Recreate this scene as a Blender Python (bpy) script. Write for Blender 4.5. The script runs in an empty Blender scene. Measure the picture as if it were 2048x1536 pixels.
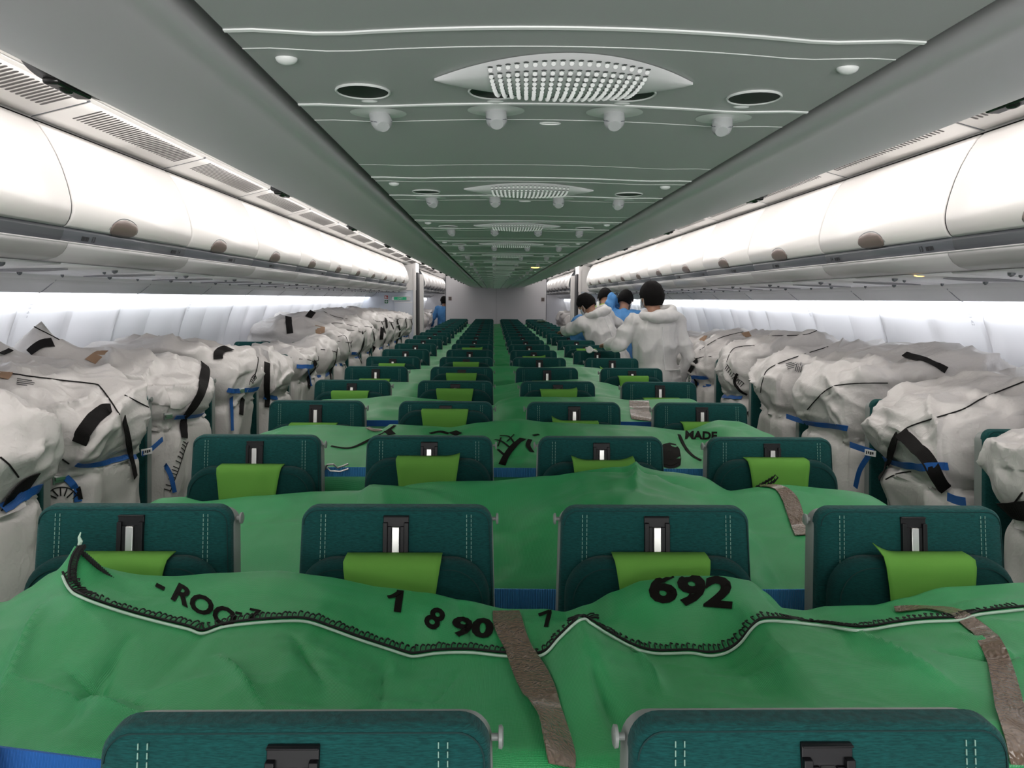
import bpy, bmesh, math, random
from mathutils import Vector, Matrix, noise
from mathutils.bvhtree import BVHTree
SC = bpy.context.scene
COL = SC.collection
PI = math.pi
R = math.radians

# ------------------------------------------------------------------ helpers
def tag(o, label=None, cat=None, group=None, kind=None):
    if label: o['label'] = label
    if cat: o['category'] = cat
    if group: o['group'] = group
    if kind: o['kind'] = kind
    return o

def empty(name, loc=(0, 0, 0), rz=0.0, **k):
    o = bpy.data.objects.new(name, None); COL.objects.link(o)
    o.location = loc; o.rotation_euler = (0, 0, rz); o.empty_display_size = .05
    return tag(o, **k)

def copy_tree(o, parent=None):
    c = o.copy(); COL.objects.link(c)
    if parent is not None: c.parent = parent
    for ch in o.children: copy_tree(ch, c)
    return c

class MB:
    """collects shapes, build() links them as one mesh object"""
    def __init__(s): s.v = []; s.f = []; s.m = []
    def add(s, vs, fs, mi=0):
        b = len(s.v); s.v += [tuple(p) for p in vs]
        for q in fs: s.f.append(tuple(b + i for i in q)); s.m.append(mi)
    def box(s, x0, x1, y0, y1, z0, z1, mi=0, M=None):
        vs = [Vector(p) for p in ((x0,y0,z0),(x1,y0,z0),(x1,y1,z0),(x0,y1,z0),(x0,y0,z1),(x1,y0,z1),(x1,y1,z1),(x0,y1,z1))]
        if M: vs = [M @ p for p in vs]
        s.add(vs, [(0,3,2,1),(4,5,6,7),(0,1,5,4),(1,2,6,5),(2,3,7,6),(3,0,4,7)], mi)
    def tube(s, pts, rad, n=8, mi=0, closed=False):
        pts = [Vector(p) for p in pts]; L = len(pts)
        rs = rad if isinstance(rad, (list, tuple)) else [rad]*L
        rings = []; up = None
        for i, p in enumerate(pts):
            if closed: t = pts[(i+1) % L] - pts[i-1]
            else: t = pts[min(i+1, L-1)] - pts[max(i-1, 0)]
            if t.length < 1e-9: t = Vector((0, 0, 1))
            t.normalize()
            if up is None: up = t.orthogonal().normalized()
            up = (up - t*up.dot(t))
            if up.length < 1e-6: up = t.orthogonal()
            up.normalize(); w = t.cross(up)
            rings.append([p + (up*math.cos(2*PI*k/n) + w*math.sin(2*PI*k/n))*rs[i] for k in range(n)])
        vs = [q for r in rings for q in r]; fs = []
        for i in range(L if closed else L-1):
            a = i*n; b = ((i+1) % L)*n
            for k in range(n): fs.append((a+k, a+(k+1) % n, b+(k+1) % n, b+k))
        if not closed: fs += [tuple(range(n))[::-1], tuple((L-1)*n+k for k in range(n))]
        s.add(vs, fs, mi)
    def prism(s, outl, y0, y1, mi=0, M=None):
        """outline in x,z extruded along y, capped"""
        n = len(outl)
        vs = [Vector((x, y0, z)) for x, z in outl] + [Vector((x, y1, z)) for x, z in outl]
        if M: vs = [M @ p for p in vs]
        fs = [(i, (i+1) % n, n+(i+1) % n, n+i) for i in range(n)] + [tuple(range(n))[::-1], tuple(range(n, 2*n))]
        s.add(vs, fs, mi)
    def sheet(s, prof, ys, mi=0, th=0.0):
        """open profile in x,z swept along y"""
        n = len(prof); vs = [(x, y, z) for y in ys for x, z in prof]
        fs = [(j*n+i, j*n+i+1, (j+1)*n+i+1, (j+1)*n+i) for j in range(len(ys)-1) for i in range(n-1)]
        s.add(vs, fs, mi)
    def ell(s, c, r, nu=20, nv=12, mi=0, M=None, fn=None):
        vs = []; c = Vector(c)
        for j in range(nv+1):
            ph = PI*j/nv
            for i in range(nu):
                th = 2*PI*i/nu
                p = Vector((math.sin(ph)*math.cos(th), math.sin(ph)*math.sin(th), math.cos(ph)))
                if fn: p = fn(p)
                p = Vector((p.x*r[0], p.y*r[1], p.z*r[2])); vs.append((M @ p if M else p) + c)
        fs = []
        for j in range(nv):
            for i in range(nu):
                a = j*nu+i; b = j*nu+(i+1) % nu; fs.append((a, a+nu, b+nu, b))
        s.add(vs, fs, mi)
    def build(s, name, mats, parent=None, smooth=True, ang=35, bevel=0, loc=None, solid=0, kind=None, sub=0, weld=False):
        me = bpy.data.meshes.new(name); me.from_pydata(s.v, [], s.f)
        if not isinstance(mats, (list, tuple)): mats = [mats]
        for m in mats: me.materials.append(m)
        me.polygons.foreach_set('material_index', s.m)
        if weld:
            bm = bmesh.new(); bm.from_mesh(me); bmesh.ops.remove_doubles(bm, verts=bm.verts, dist=1e-5)
            bmesh.ops.recalc_face_normals(bm, faces=bm.faces); bm.to_mesh(me); bm.free()
        if smooth:
            me.polygons.foreach_set('use_smooth', [True]*len(me.polygons)); me.set_sharp_from_angle(angle=R(ang))
        me.update()
        o = bpy.data.objects.new(name, me); COL.objects.link(o)
        if parent is not None: o.parent = parent
        if loc: o.location = loc
        if solid:
            md = o.modifiers.new('solid', 'SOLIDIFY'); md.thickness = solid; md.offset = 0
        if bevel:
            md = o.modifiers.new('bevel', 'BEVEL'); md.width = bevel; md.segments = 3; md.limit_method = 'ANGLE'; md.angle_limit = R(40)
        if sub:
            md = o.modifiers.new('sub', 'SUBSURF'); md.levels = md.render_levels = sub
        if kind: o['kind'] = kind
        return o

def catmull(pts, n=8):
    pts = [Vector(p) for p in pts]; out = []
    for i in range(len(pts)-1):
        p0 = pts[max(i-1, 0)]; p1 = pts[i]; p2 = pts[i+1]; p3 = pts[min(i+2, len(pts)-1)]
        for k in range(n):
            t = k/n
            out.append(.5*((2*p1) + (p2-p0)*t + (2*p0-5*p1+4*p2-p3)*t*t + (3*p1-p0-3*p2+p3)*t**3))
    out.append(pts[-1]); return out

def lerpf(tab, x):
    if x <= tab[0][0]: return tab[0][1]
    for (a, b), (c, d) in zip(tab, tab[1:]):
        if x <= c:
            t = (x-a)/(c-a); t = t*t*(3-2*t)*.5 + t*.5
            return b + (d-b)*t
    return tab[-1][1]

def sst(a, b, x):
    t = max(0, min(1, (x-a)/(b-a))); return t*t*(3-2*t)

# ------------------------------------------------------------------ camera
F, YAW, PIT, ROL, CX, CZ = 1559.8, .0246, .1089, .0095, -.0704, 1.56
fw = Vector((math.sin(YAW)*math.cos(PIT), math.cos(YAW)*math.cos(PIT), -math.sin(PIT)))
r0 = Vector((math.cos(YAW), -math.sin(YAW), 0)); u0 = r0.cross(fw)
rt = r0*math.cos(ROL) + u0*math.sin(ROL); up = u0*math.cos(ROL) - r0*math.sin(ROL)
CAM = Vector((CX, 0, CZ))
cd = bpy.data.cameras.new('camera'); cam = bpy.data.objects.new('camera', cd); COL.objects.link(cam)
M = Matrix((rt, up, -fw)).transposed().to_4x4(); M.translation = CAM; cam.matrix_world = M
cd.sensor_width = 36; cd.lens = F/2048*36; cd.clip_start = .02; cd.clip_end = 100
SC.camera = cam
def ray(x, y): return (fw + rt*((x-1024)/F) - up*((y-768)/F)).normalized()
def atY(x, y, Y): d = ray(x, y); return CAM + d*(Y/d.y)
def atX(x, y, X): d = ray(x, y); return CAM + d*((X-CX)/d.x)
def atZ(x, y, Z): d = ray(x, y); return CAM + d*((Z-CZ)/d.z)

# ------------------------------------------------------------------ materials
def mat(name, col, rough=.5, metal=0, spec=.5, bump=None, var=None, emit=None, coat=0, sheen=0, sub=0):
    """bump=(kind, scale, strength, dist); var=(scale, colour2, contrast)"""
    m = bpy.data.materials.new(name); m.use_nodes = True; nt = m.node_tree; b = nt.nodes['Principled BSDF']
    b.inputs['Base Color'].default_value = (*col, 1); b.inputs['Roughness'].default_value = rough
    b.inputs['Metallic'].default_value = metal; b.inputs['Specular IOR Level'].default_value = spec
    if coat: b.inputs['Coat Weight'].default_value = coat; b.inputs['Coat Roughness'].default_value = .15
    if sheen: b.inputs['Sheen Weight'].default_value = sheen
    if emit: b.inputs['Emission Color'].default_value = (*emit[0], 1); b.inputs['Emission Strength'].default_value = emit[1]
    tc = nt.nodes.new('ShaderNodeTexCoord')
    def L(a, c): nt.links.new(a, c)
    if var:
        sc, c2, stretch = var
        mp = nt.nodes.new('ShaderNodeMapping'); mp.inputs['Scale'].default_value = stretch; L(tc.outputs['Object'], mp.inputs[0])
        n = nt.nodes.new('ShaderNodeTexNoise'); n.inputs['Scale'].default_value = sc; n.inputs['Detail'].default_value = 4
        L(mp.outputs[0], n.inputs['Vector'])
        cr = nt.nodes.new('ShaderNodeValToRGB'); cr.color_ramp.elements[0].position = .35; cr.color_ramp.elements[1].position = .68
        cr.color_ramp.elements[0].color = (*col, 1); cr.color_ramp.elements[1].color = (*c2, 1)
        L(n.outputs['Fac'], cr.inputs[0]); L(cr.outputs[0], b.inputs['Base Color'])
    hs = []
    for kd, sc, st in (bump or []):
        if kd == 'noise':
            n = nt.nodes.new('ShaderNodeTexNoise'); n.inputs['Scale'].default_value = sc; n.inputs['Detail'].default_value = 5
            L(tc.outputs['Object'], n.inputs['Vector']); h = n.outputs['Fac']
        elif kd == 'crumple':
            n0 = nt.nodes.new('ShaderNodeTexNoise'); n0.inputs['Scale'].default_value = sc*.6; n0.inputs['Detail'].default_value = 3
            L(tc.outputs['Object'], n0.inputs['Vector'])
            mx = nt.nodes.new('ShaderNodeVectorMath'); mx.operation = 'MULTIPLY_ADD'
            L(n0.outputs['Color'], mx.inputs[0]); mx.inputs[1].default_value = (.5, .5, .5); L(tc.outputs['Object'], mx.inputs[2])
            n = nt.nodes.new('ShaderNodeTexVoronoi'); n.inputs['Scale'].default_value = sc
            L(mx.outputs[0], n.inputs['Vector']); h = n.outputs['Distance']
        elif kd == 'weave':
            h = None
            for ax in ('X', 'Y'):
                w = nt.nodes.new('ShaderNodeTexWave'); w.wave_type = 'BANDS'; w.bands_direction = ax; w.inputs['Scale'].default_value = sc
                L(tc.outputs['Object'], w.inputs['Vector'])
                if h is None: h = w.outputs['Fac']
                else:
                    a = nt.nodes.new('ShaderNodeMath'); a.operation = 'ADD'; L(h, a.inputs[0]); L(w.outputs['Fac'], a.inputs[1]); h = a.outputs[0]
        elif kd == 'ribX' or kd == 'ribZ':
            w = nt.nodes.new('ShaderNodeTexWave'); w.wave_type = 'BANDS'; w.bands_direction = kd[-1]; w.inputs['Scale'].default_value = sc
            L(tc.outputs['Object'], w.inputs['Vector']); h = w.outputs['Fac']
        elif kd == 'thread':
            mp = nt.nodes.new('ShaderNodeMapping'); mp.inputs['Scale'].default_value = (1, 1, 7); L(tc.outputs['Object'], mp.inputs[0])
            n = nt.nodes.new('ShaderNodeTexNoise'); n.inputs['Scale'].default_value = sc; n.inputs['Detail'].default_value = 3
            L(mp.outputs[0], n.inputs['Vector']); h = n.outputs['Fac']
        hs.append((h, st))
    prev = None
    for h, st in hs:
        bp = nt.nodes.new('ShaderNodeBump'); bp.inputs['Strength'].default_value = min(st*1.0, 1); bp.inputs['Distance'].default_value = .004 if st < .5 else .012
        L(h, bp.inputs['Height'])
        if prev: L(prev, bp.inputs['Normal'])
        prev = bp.outputs[0]
    if prev: L(prev, b.inputs['Normal'])
    return m

m_ceil = mat('ceiling_plastic', (.445, .455, .452), .42, bump=[('noise', 900, .05)])
m_panel = mat('panel_plastic', (.54, .53, .54), .36)
m_lens = mat('speaker_plastic', (.68, .69, .69), .45)
m_line = mat('joint_trim', (.66, .69, .67), .4)
m_dark = mat('dark_gap', (.012, .013, .012), .6)
m_black = mat('black_plastic', (.006, .006, .008), .45, spec=.3)
m_white = mat('cabin_white', (.80, .77, .755), .33)
m_bin = mat('bin_white', (.80, .775, .76), .28)
m_strip = mat('handle_strip_grey', (.115, .125, .14), .35)
m_val = mat('valance_plastic', (.48, .475, .48), .4)
m_under = mat('service_plastic', (.72, .72, .74), .4)
m_perf = mat('perforated_plastic', (.24, .24, .26), .6, bump=[('weave', 120, .3)])
m_wall = mat('sidewall_plastic', (.86, .86, .89), .4)
m_bulk = mat('bulkhead_laminate', (.62, .61, .63), .5)
m_blueish = mat('partition_laminate', (.66, .69, .76), .45)
m_latch = mat('latch_beige', (.20, .155, .14), .4)
m_carpet = mat('carpet_grey', (.035, .04, .045), .95, bump=[('noise', 400, .4)])
m_seat = mat('teal_fabric', (.0030, .046, .045), .85, spec=.2, sheen=.08, bump=[('thread', 130, .45)], var=(110, (.006, .082, .078), (1, 1, 7)))
m_pad = mat('teal_fabric_pad', (.0022, .033, .032), .88, spec=.15, sheen=.05, bump=[('thread', 150, .3)], var=(120, (.004, .052, .050), (1, 1, 7)))
m_shell = mat('seat_shell_grey', (.24, .26, .25), .4)
m_stitch = mat('stitch_thread', (.22, .38, .32), .8)
m_stitchd = mat('dark_stitch', (.002, .03, .03), .9)
m_lime = mat('lime_cover', (.13, .34, .055), .85, spec=.2, bump=[('noise', 700, .15)])
m_metal = mat('slider_metal', (.62, .62, .6), .3, metal=.9)
m_green = mat('green_tarp', (.030, .32, .10), .33, spec=.5, bump=[('weave', 170, .3), ('crumple', 7, .25)], var=(3, (.042, .36, .13), (1, 1, 1)))
m_blackink = mat('black_ink', (.006, .005, .004), .8, spec=.1)
m_bthread = mat('black_thread', (.006, .006, .006), .8)
m_cord = mat('white_cord', (.50, .66, .55), .7)
m_tape = mat('brown_tape', (.165, .115, .082), .25, coat=.4, bump=[('crumple', 30, .5)])
m_bag = mat('white_woven_sack', (.60, .575, .56), .36, spec=.5, bump=[('crumple', 7, .35), ('crumple', 19, .28), ('noise', 45, .10)])
m_webb = mat('black_webbing', (.010, .009, .009), .8, spec=.2, bump=[('weave', 150, .4)])
m_blue = mat('blue_strap', (.012, .115, .42), .5, bump=[('weave', 200, .4)])
m_bluef = mat('blue_strap_ribbed', (.07, .36, .80), .55, bump=[('ribX', 60, .6)])
m_buckle = mat('buckle_steel', (.55, .56, .56), .28, metal=.95)
m_card = mat('brown_card', (.30, .19, .12), .8)
m_skin = mat('skin', (.36, .19, .125), .55)
m_hair = mat('hair_black', (.004, .0035, .0035), .75, spec=.15, bump=[('noise', 260, .6)])
m_cov = mat('coverall_white', (.66, .655, .65), .6, bump=[('crumple', 7, .5), ('noise', 40, .15)])
m_gown = mat('gown_blue', (.075, .27, .60), .65, bump=[('crumple', 10, .5)])
m_vest = mat('vest_lime', (.20, .30, .02), .6, bump=[('crumple', 10, .3)])
m_reflect = mat('vest_reflective', (.75, .78, .75), .3)
m_maskm = mat('face_mask', (.55, .62, .68), .7)
m_exitg = mat('exit_sign_green', (.005, .12, .06), .5, emit=((.02, .35, .16), .35))
m_signr = mat('sign_red', (.45, .03, .04), .5)
m_signg = mat('sign_green', (.01, .17, .07), .5)
m_signw = mat('sign_white', (.8, .8, .8), .5)
m_ink = mat('grey_print', (.03, .03, .035), .6)
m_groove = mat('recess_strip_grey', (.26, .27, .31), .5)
m_inkf = mat('faint_print', (.42, .42, .46), .6)
m_amber = mat('lit_lamp', (.8, .5, .2), .4, emit=((1, .55, .15), 3))
m_tube = mat('lamp_diffuser', (.9, .9, .9), .4, emit=((1, .95, .92), 3))

# ------------------------------------------------------------------ text on surfaces
def text_mesh(s, size=1.0, bold=0.0, shear=0.0):
    c = bpy.data.curves.new('lettering', 'FONT'); c.body = s; c.size = size; c.offset = bold; c.shear = shear; c.align_x = 'CENTER'; c.align_y = 'CENTER'; c.resolution_u = 3
    o = bpy.data.objects.new('lettering', c); COL.objects.link(o)
    bpy.context.view_layer.update()
    me = bpy.data.meshes.new_from_object(o.evaluated_get(bpy.context.evaluated_depsgraph_get()))
    bpy.data.objects.remove(o)
    return me
def flat_text(s, size, M, m, parent, name='lettering', bold=0.0):
    me = text_mesh(s, size, bold); me.transform(M); me.materials.clear(); me.materials.append(m)
    o = bpy.data.objects.new(name, me); COL.objects.link(o); o.parent = parent; return o

# ------------------------------------------------------------------ cabin shell
Y_A, Y_Z = -2.4, 28.0          # ends of the modelled fuselage
Y_MON = 14.4                    # class divider
Y_BULK = 17.0
NUMS = ['first', 'second', 'third', 'fourth', 'fifth', 'sixth', 'seventh', 'eighth', 'ninth', 'tenth', 'eleventh', 'twelfth', 'thirteenth', 'fourteenth', 'fifteenth', 'sixteenth', 'seventeenth', 'eighteenth', 'nineteenth', 'twentieth', 'twenty-first', 'twenty-second', 'twenty-third', 'twenty-fourth']
SIDE = {-1: 'left', 1: 'right'}

b = MB(); b.box(-2.75, 2.75, Y_A, Y_Z, -.06, 0); b.build('floor', m_carpet, kind='structure')

# smooth panel that carries the centre service units, with its rounded flanks
ZC = 1.782
b = MB()
flank = [(.318, 1.815), (.3185, 1.79), (.322, 1.780), (.330, 1.7755), (.340, 1.7745), (.352, 1.7765), (.368, 1.7795), (.40, 1.782), (.46, 1.7885), (.52, 1.799), (.57, 1.811),
         (.60, 1.820), (.615, 1.8285), (.624, 1.840), (.626, 1.852), (.620, 1.868), (.60, 1.885), (.575, 1.93), (.56, 2.02), (.56, 2.25)]
for s in (-1, 1):
    b.sheet([(s*x, z) for x, z in (flank if s < 0 else flank[::-1])], [Y_A, Y_BULK], 0)
b.sheet([(-.318, 1.812), (.318, 1.812)], [Y_A, Y_BULK], 1)
b.build('ceiling', [m_panel, m_dark], kind='structure', ang=60)
b = MB()
for s in (-1, 1):   # dark grooves beside the centre panel
    x0, x1 = sorted((s*.297, s*.3195)); b.box(x0, x1, Y_A, Y_BULK, 1.806, 1.811)
    x0, x1 = sorted((s*1.615, s*1.72)); b.box(x0, x1, Y_A, Y_Z, 2.252, 2.26)
b.build('trim_1', m_dark, kind='structure', smooth=False)
# aisle ceiling above each aisle
for s in (-1, 1):
    b = MB()
    pr = [(.55, 2.26), (.80, 2.255), (1.10, 2.235), (1.30, 2.222), (1.428, 2.219), (1.432, 2.228), (1.436, 2.218), (1.444, 2.213), (1.555, 2.184), (1.62, 2.166), (1.640, 2.158), (1.645, 2.156), (1.647, 2.166), (1.66, 2.25)]
    pr = [(s*x, z) for x, z in pr]
    b.sheet(pr if s < 0 else pr[::-1], [Y_A, Y_Z])
    b.build('ceiling_'+SIDE[s], m_white, kind='structure', ang=30)
    # roof above everything so the tube is closed
b = MB(); b.box(-2.75, 2.75, Y_A, Y_Z, 2.30, 2.36); b.build('ceiling_roof', m_dark, kind='structure')
b = MB(); b.box(-2.75, 2.75, Y_Z, Y_Z+.05, 0, 2.36); b.build('wall_back', m_bulk, kind='structure')
b = MB(); b.box(-2.75, 2.75, Y_A-.05, Y_A, 0, 2.36); b.build('wall_front', m_bulk, kind='structure')

# sidewalls: curved panels with raised frames every 1.067 m and a shallow groove between them
SWP = [(2.455, 1.615), (2.453, 1.56), (2.460, 1.51), (2.478, 1.46), (2.50, 1.405), (2.523, 1.34), (2.545, 1.26), (2.57, 1.17), (2.59, 1.07), (2.603, .95), (2.61, .80), (2.605, .6), (2.59, .4), (2.56, .2), (2.52, 0)]
SW0 = 3.92 - 1.067*7
def inward(t, z, wide):
    """how far the panel face stands in front of the base curve at module fraction t"""
    top = sst(1.60, 1.50, z) if z > 1.5 else 1.0
    d = .020*math.exp(-((t-.045)/.035)**2) + .020*math.exp(-((t-1.0+.03)/.03)**2)
    if min(t, 1-t) < .006: d -= .012
    # middle step: face falls back after t=.46
    c = .42 if wide else .47
    w = .085 if wide else .02
    if wide: d += .022*(sst(c-.10, c, t) - sst(c+w, c+w+.012, t))
    d += .016*(sst(.12, c-.02, t) - sst(c, c+.03 if not wide else c+.01, t))*(1 if not wide else .3)
    d += .014*sst(c+.05, .95, t)
    return 2.1*d*top
ts = [0, .005, .008, .02, .035, .05, .07, .09, .12, .17, .22, .27, .32, .36, .39, .42, .43, .44, .455, .47, .485, .50, .505, .512, .52, .54, .58, .64, .70, .78, .86, .90, .93, .95, .965, .98, .992, .995]
for s in (-1, 1):
    ys = []; 
    for k in range(0, 30):
        for t in ts:
            y = SW0 + 1.067*(k+t)
            if Y_A-.2 <= y <= Y_Z: ys.append((y, t, k))
    vs = []; fs = []; n = len(SWP)
    for y, t, k in ys:
        wide = (k % 3 == 1)
        tt = t if s < 0 else t
        for x, z in SWP: vs.append((s*(x-inward(tt, z, wide)), y, z))
    for j in range(len(ys)-1):
        for i in range(n-1):
            q = (j*n+i, j*n+i+1, (j+1)*n+i+1, (j+1)*n+i); fs.append(q if s > 0 else q[::-1])
    b = MB(); b.add(vs, fs); b.build('wall_'+SIDE[s], m_wall, kind='structure', ang=50)
    b = MB()  # grey strips painting the shade of the wide recesses
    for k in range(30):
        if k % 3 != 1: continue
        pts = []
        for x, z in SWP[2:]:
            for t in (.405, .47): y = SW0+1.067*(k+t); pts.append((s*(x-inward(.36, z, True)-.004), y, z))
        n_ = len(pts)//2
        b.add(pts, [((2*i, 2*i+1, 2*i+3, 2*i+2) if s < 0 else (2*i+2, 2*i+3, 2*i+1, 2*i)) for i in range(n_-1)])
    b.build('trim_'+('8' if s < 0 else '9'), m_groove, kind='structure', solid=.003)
    # cove panel over the wall, rail, and its seams
    b = MB()
    pr = [(2.305, 1.62), (2.312, 1.60), (2.312, 1.578), (2.308, 1.569), (2.300, 1.569), (2.290, 1.577), (2.27, 1.592), (2.245, 1.612), (2.228, 1.622), (2.222, 1.632), (2.215, 1.634), (2.21, 1.640), (2.204, 1.650), (2.20, 1.668)]
    b.sheet([(s*x, z) for x, z in (pr if s > 0 else pr[::-1])], [Y_A, Y_Z])
    b.build('wall_cove_'+SIDE[s], m_under, kind='structure', ang=40)
    b = MB()
    for k in range(30):
        y = SW0+1.067*k
        if y < 0: continue
        b.tube([(s*x, y, z+.0005) for x, z in ((2.308, 1.5675), (2.29, 1.5755), (2.27, 1.5905), (2.245, 1.6105), (2.222, 1.630))], .0028, 5)
        for t_, dx in ((-.001, .014), (.475, .010)):  # panel seams, plus grey tubes painting shade at the middle step
            if t_ > 0 and k % 3 == 1: continue
            b.tube([(s*(x-inward(max(t_, 0) if t_ <= 0 else .44, z, False)+(0 if t_ <= 0 else .014)), y+1.067*t_, z) for x, z in SWP[2:11]], .0042 if t_ <= 0 else .003, 5)
    b.build('trim_'+('2' if s < 0 else '3'), m_groove, kind='structure')
    # seat-row placards on the panels
    for k in range(7, 16, 2):
        y = SW0+1.067*k
        P = Vector((s*2.462, y+.17, 1.475))
        ax = Vector((0, 1 if s < 0 else -1, 0)); dn = Vector((s*.42, 0, -.9)).normalized()
        Mx = Matrix((dn, ax, dn.cross(ax))).transposed().to_4x4(); Mx.translation = P
        me = text_mesh('13 4 *' if s < 0 else '13 42', .034); me.transform(Mx); me.materials.clear(); me.materials.append(m_inkf)
        o = bpy.data.objects.new('row_placard', me); COL.objects.link(o)
        tag(o, f'faint row number lettering on the {SIDE[s]} sidewall panel, {NUMS[(k-7)//2]} from the camera', 'lettering', 'sidewall row lettering')

# ---------------------------------------------------------------- overhead bins
DOOR = [(1.632, 2.145), (1.611, 2.125), (1.585, 2.085), (1.560, 2.035), (1.541, 1.985), (1.527, 1.935), (1.519, 1.895), (1.516, 1.865), (1.518, 1.842), (1.526, 1.818), (1.538, 1.800), (1.549, 1.793)]
VAL = [(1.539, 1.7365), (1.545, 1.722), (1.560, 1.702), (1.582, 1.688), (1.610, 1.681), (1.654, 1.677)]
L = 1.067
def make_bin(s):
    root = empty('overhead_bin')
    g = .0058
    # body: the carcass with cheeks, underside and back
    out = [(1.64, 2.135), (1.72, 2.17), (2.35, 2.12), (2.38, 1.78), (2.30, 1.72), (1.60, 1.715), (1.575, 1.74), (1.557, 1.776), (1.556, 1.786), (1.548, 1.81), (1.532, 1.84), (1.532, 1.89), (1.545, 1.96), (1.57, 2.03), (1.60, 2.10)]
    b = MB(); b.prism([(s*x, z) for x, z in (out if s < 0 else out[::-1])], .002, L-.002); body = b.build('carcass', m_strip, root, ang=30)
    # door shell with rounded lower corners
    b = MB(); n = len(DOOR); vs = []
    for j, y in enumerate((g, g+.008, L-g-.008, L-g)):
        for i, (x, z) in enumerate(DOOR):
            inset = .006 if j in (0, 3) else 0
            vs.append((s*(x+inset), y, z))
    fs = []
    for j in range(3):
        for i in range(n-1):
            q = (j*n+i, j*n+i+1, (j+1)*n+i+1, (j+1)*n+i); fs.append(q if s > 0 else q[::-1])
    b.add(vs, fs); b.build('door', m_bin, root, ang=60, solid=.004)
    # latch: half oval paddle at the lower edge
    yc = L*(.37 if s < 0 else .52)
    b = MB()
    pr = [(1.5175, 1.850), (1.517, 1.842), (1.519, 1.832), (1.523, 1.820), (1.529, 1.808), (1.539, 1.796), (1.549, 1.789)]
    rows = 14; vs = []; fs = []
    for i, (x, z) in enumerate(pr):
        tt = i/(len(pr)-1)
        hw = .108*math.sqrt(max(0, 1-(1-min(1, tt*1.6))**2)) if tt < .62 else .108*math.sqrt(max(0.0, 1-((tt-.62)/.45)**2))
        hw = max(hw, .012)
        for j in range(rows+1):
            u = -1+2*j/rows; vs.append((s*(x-.004+.003*u*u), yc+u*hw, z))
    for i in range(len(pr)-1):
        for j in range(rows):
            a = i*(rows+1)+j; q = (a, a+1, a+rows+2, a+rows+1); fs.append(q if s > 0 else q[::-1])
    b.add(vs, fs); b.build('latch', m_latch, root, ang=60, solid=.003)
    # dark rim round the latch
    b = MB(); pts = [(s*(1.5165-.002), yc+.114*math.cos(a), 1.806+.050*math.sin(a)) for a in [PI*k/20 for k in range(21)]]
    pts = [(s*(lerpf([(1.80, 1.537), (1.818, 1.5255), (1.842, 1.517), (1.865, 1.515), (1.90, 1.519)], p[2])), p[1], p[2]) for p in pts]
    b.tube(pts, .0022, 5); b.build('latch_rim', m_strip, root)
    # grey hand rail strip
    b = MB()
    st = [(1.553, 1.789), (1.552, 1.780), (1.560, 1.758), (1.572, 1.742), (1.545, 1.7385)]
    b.sheet([(s*x, z) for x, z in (st if s > 0 else st[::-1])], [.0, L]); b.build('rail_strip', m_strip, root, solid=.003)
    b = MB()
    b.sheet([(s*x, z) for x, z in (VAL if s > 0 else VAL[::-1])], [.002, L-.002]); b.tube([(s*1.5405, 0.002, 1.7385), (s*1.5405, L-.002, 1.7385)], .0035, 6)
    b.build('valance', m_val, root, ang=60, solid=.002)
    return root
NB = 11
bin0 = {s: make_bin(s) for s in (-1, 1)}
for s in (-1, 1):
    for k in range(-3, 23):
        y = 2.762 + L*k
        if Y_MON-1.0 < y < 16.0: continue
        if y > 24: continue
        o = bin0[s] if k == -3 else copy_tree(bin0[s])
        o.location = (0, y, 0)
        if y < Y_MON:
            lab = f'white curved overhead bin above the {SIDE[s]} side seats, {NUMS[k+3]} from the camera end'
            if k == -3: lab = f'white curved overhead bin on the {SIDE[s]}, beside and behind the camera'
            tag(o, lab, 'overhead bin', 'overhead bins in the near cabin')
        else:
            tag(o, f'white overhead bin beyond the divider on the {SIDE[s]}, {NUMS[k-13]} after the gap', 'overhead bin', 'overhead bins beyond the divider')
    # row numbers on the rail strip
# row number lettering on the strips, part of no bin: small stickers
for s in (-1, 1):
    for j in range(6):
        y = 2.94 + .79*j
        ax = Vector((0, -1, 0)) if s > 0 else Vector((0, 1, 0))
        upv = Vector((s*-.35, 0, .94)).normalized()
        Mx = Matrix((ax, upv, ax.cross(upv))).transposed().to_4x4(); Mx.translation = Vector((s*1.5555, y, 1.761))
        rt_ = empty('row_sticker'); 
        tag(rt_, f'row number {13+j} sticker under the {SIDE[s]} overhead bins', 'sticker', 'row number stickers')
        flat_text(str(13+j), .030, Mx @ Matrix.Translation((.03 if s < 0 else -.03, 0, 0)), m_ink, rt_, 'number', .0006)
        b = MB()
        for q in range(3):
            x = (-.012-.018*q)*(1 if s < 0 else -1)
            b.box(x-.007, x+.007, -.008, .008, 0, .0008, M=Mx)
        b.build('seat_pictogram', m_ink, rt_, smooth=False)

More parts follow.
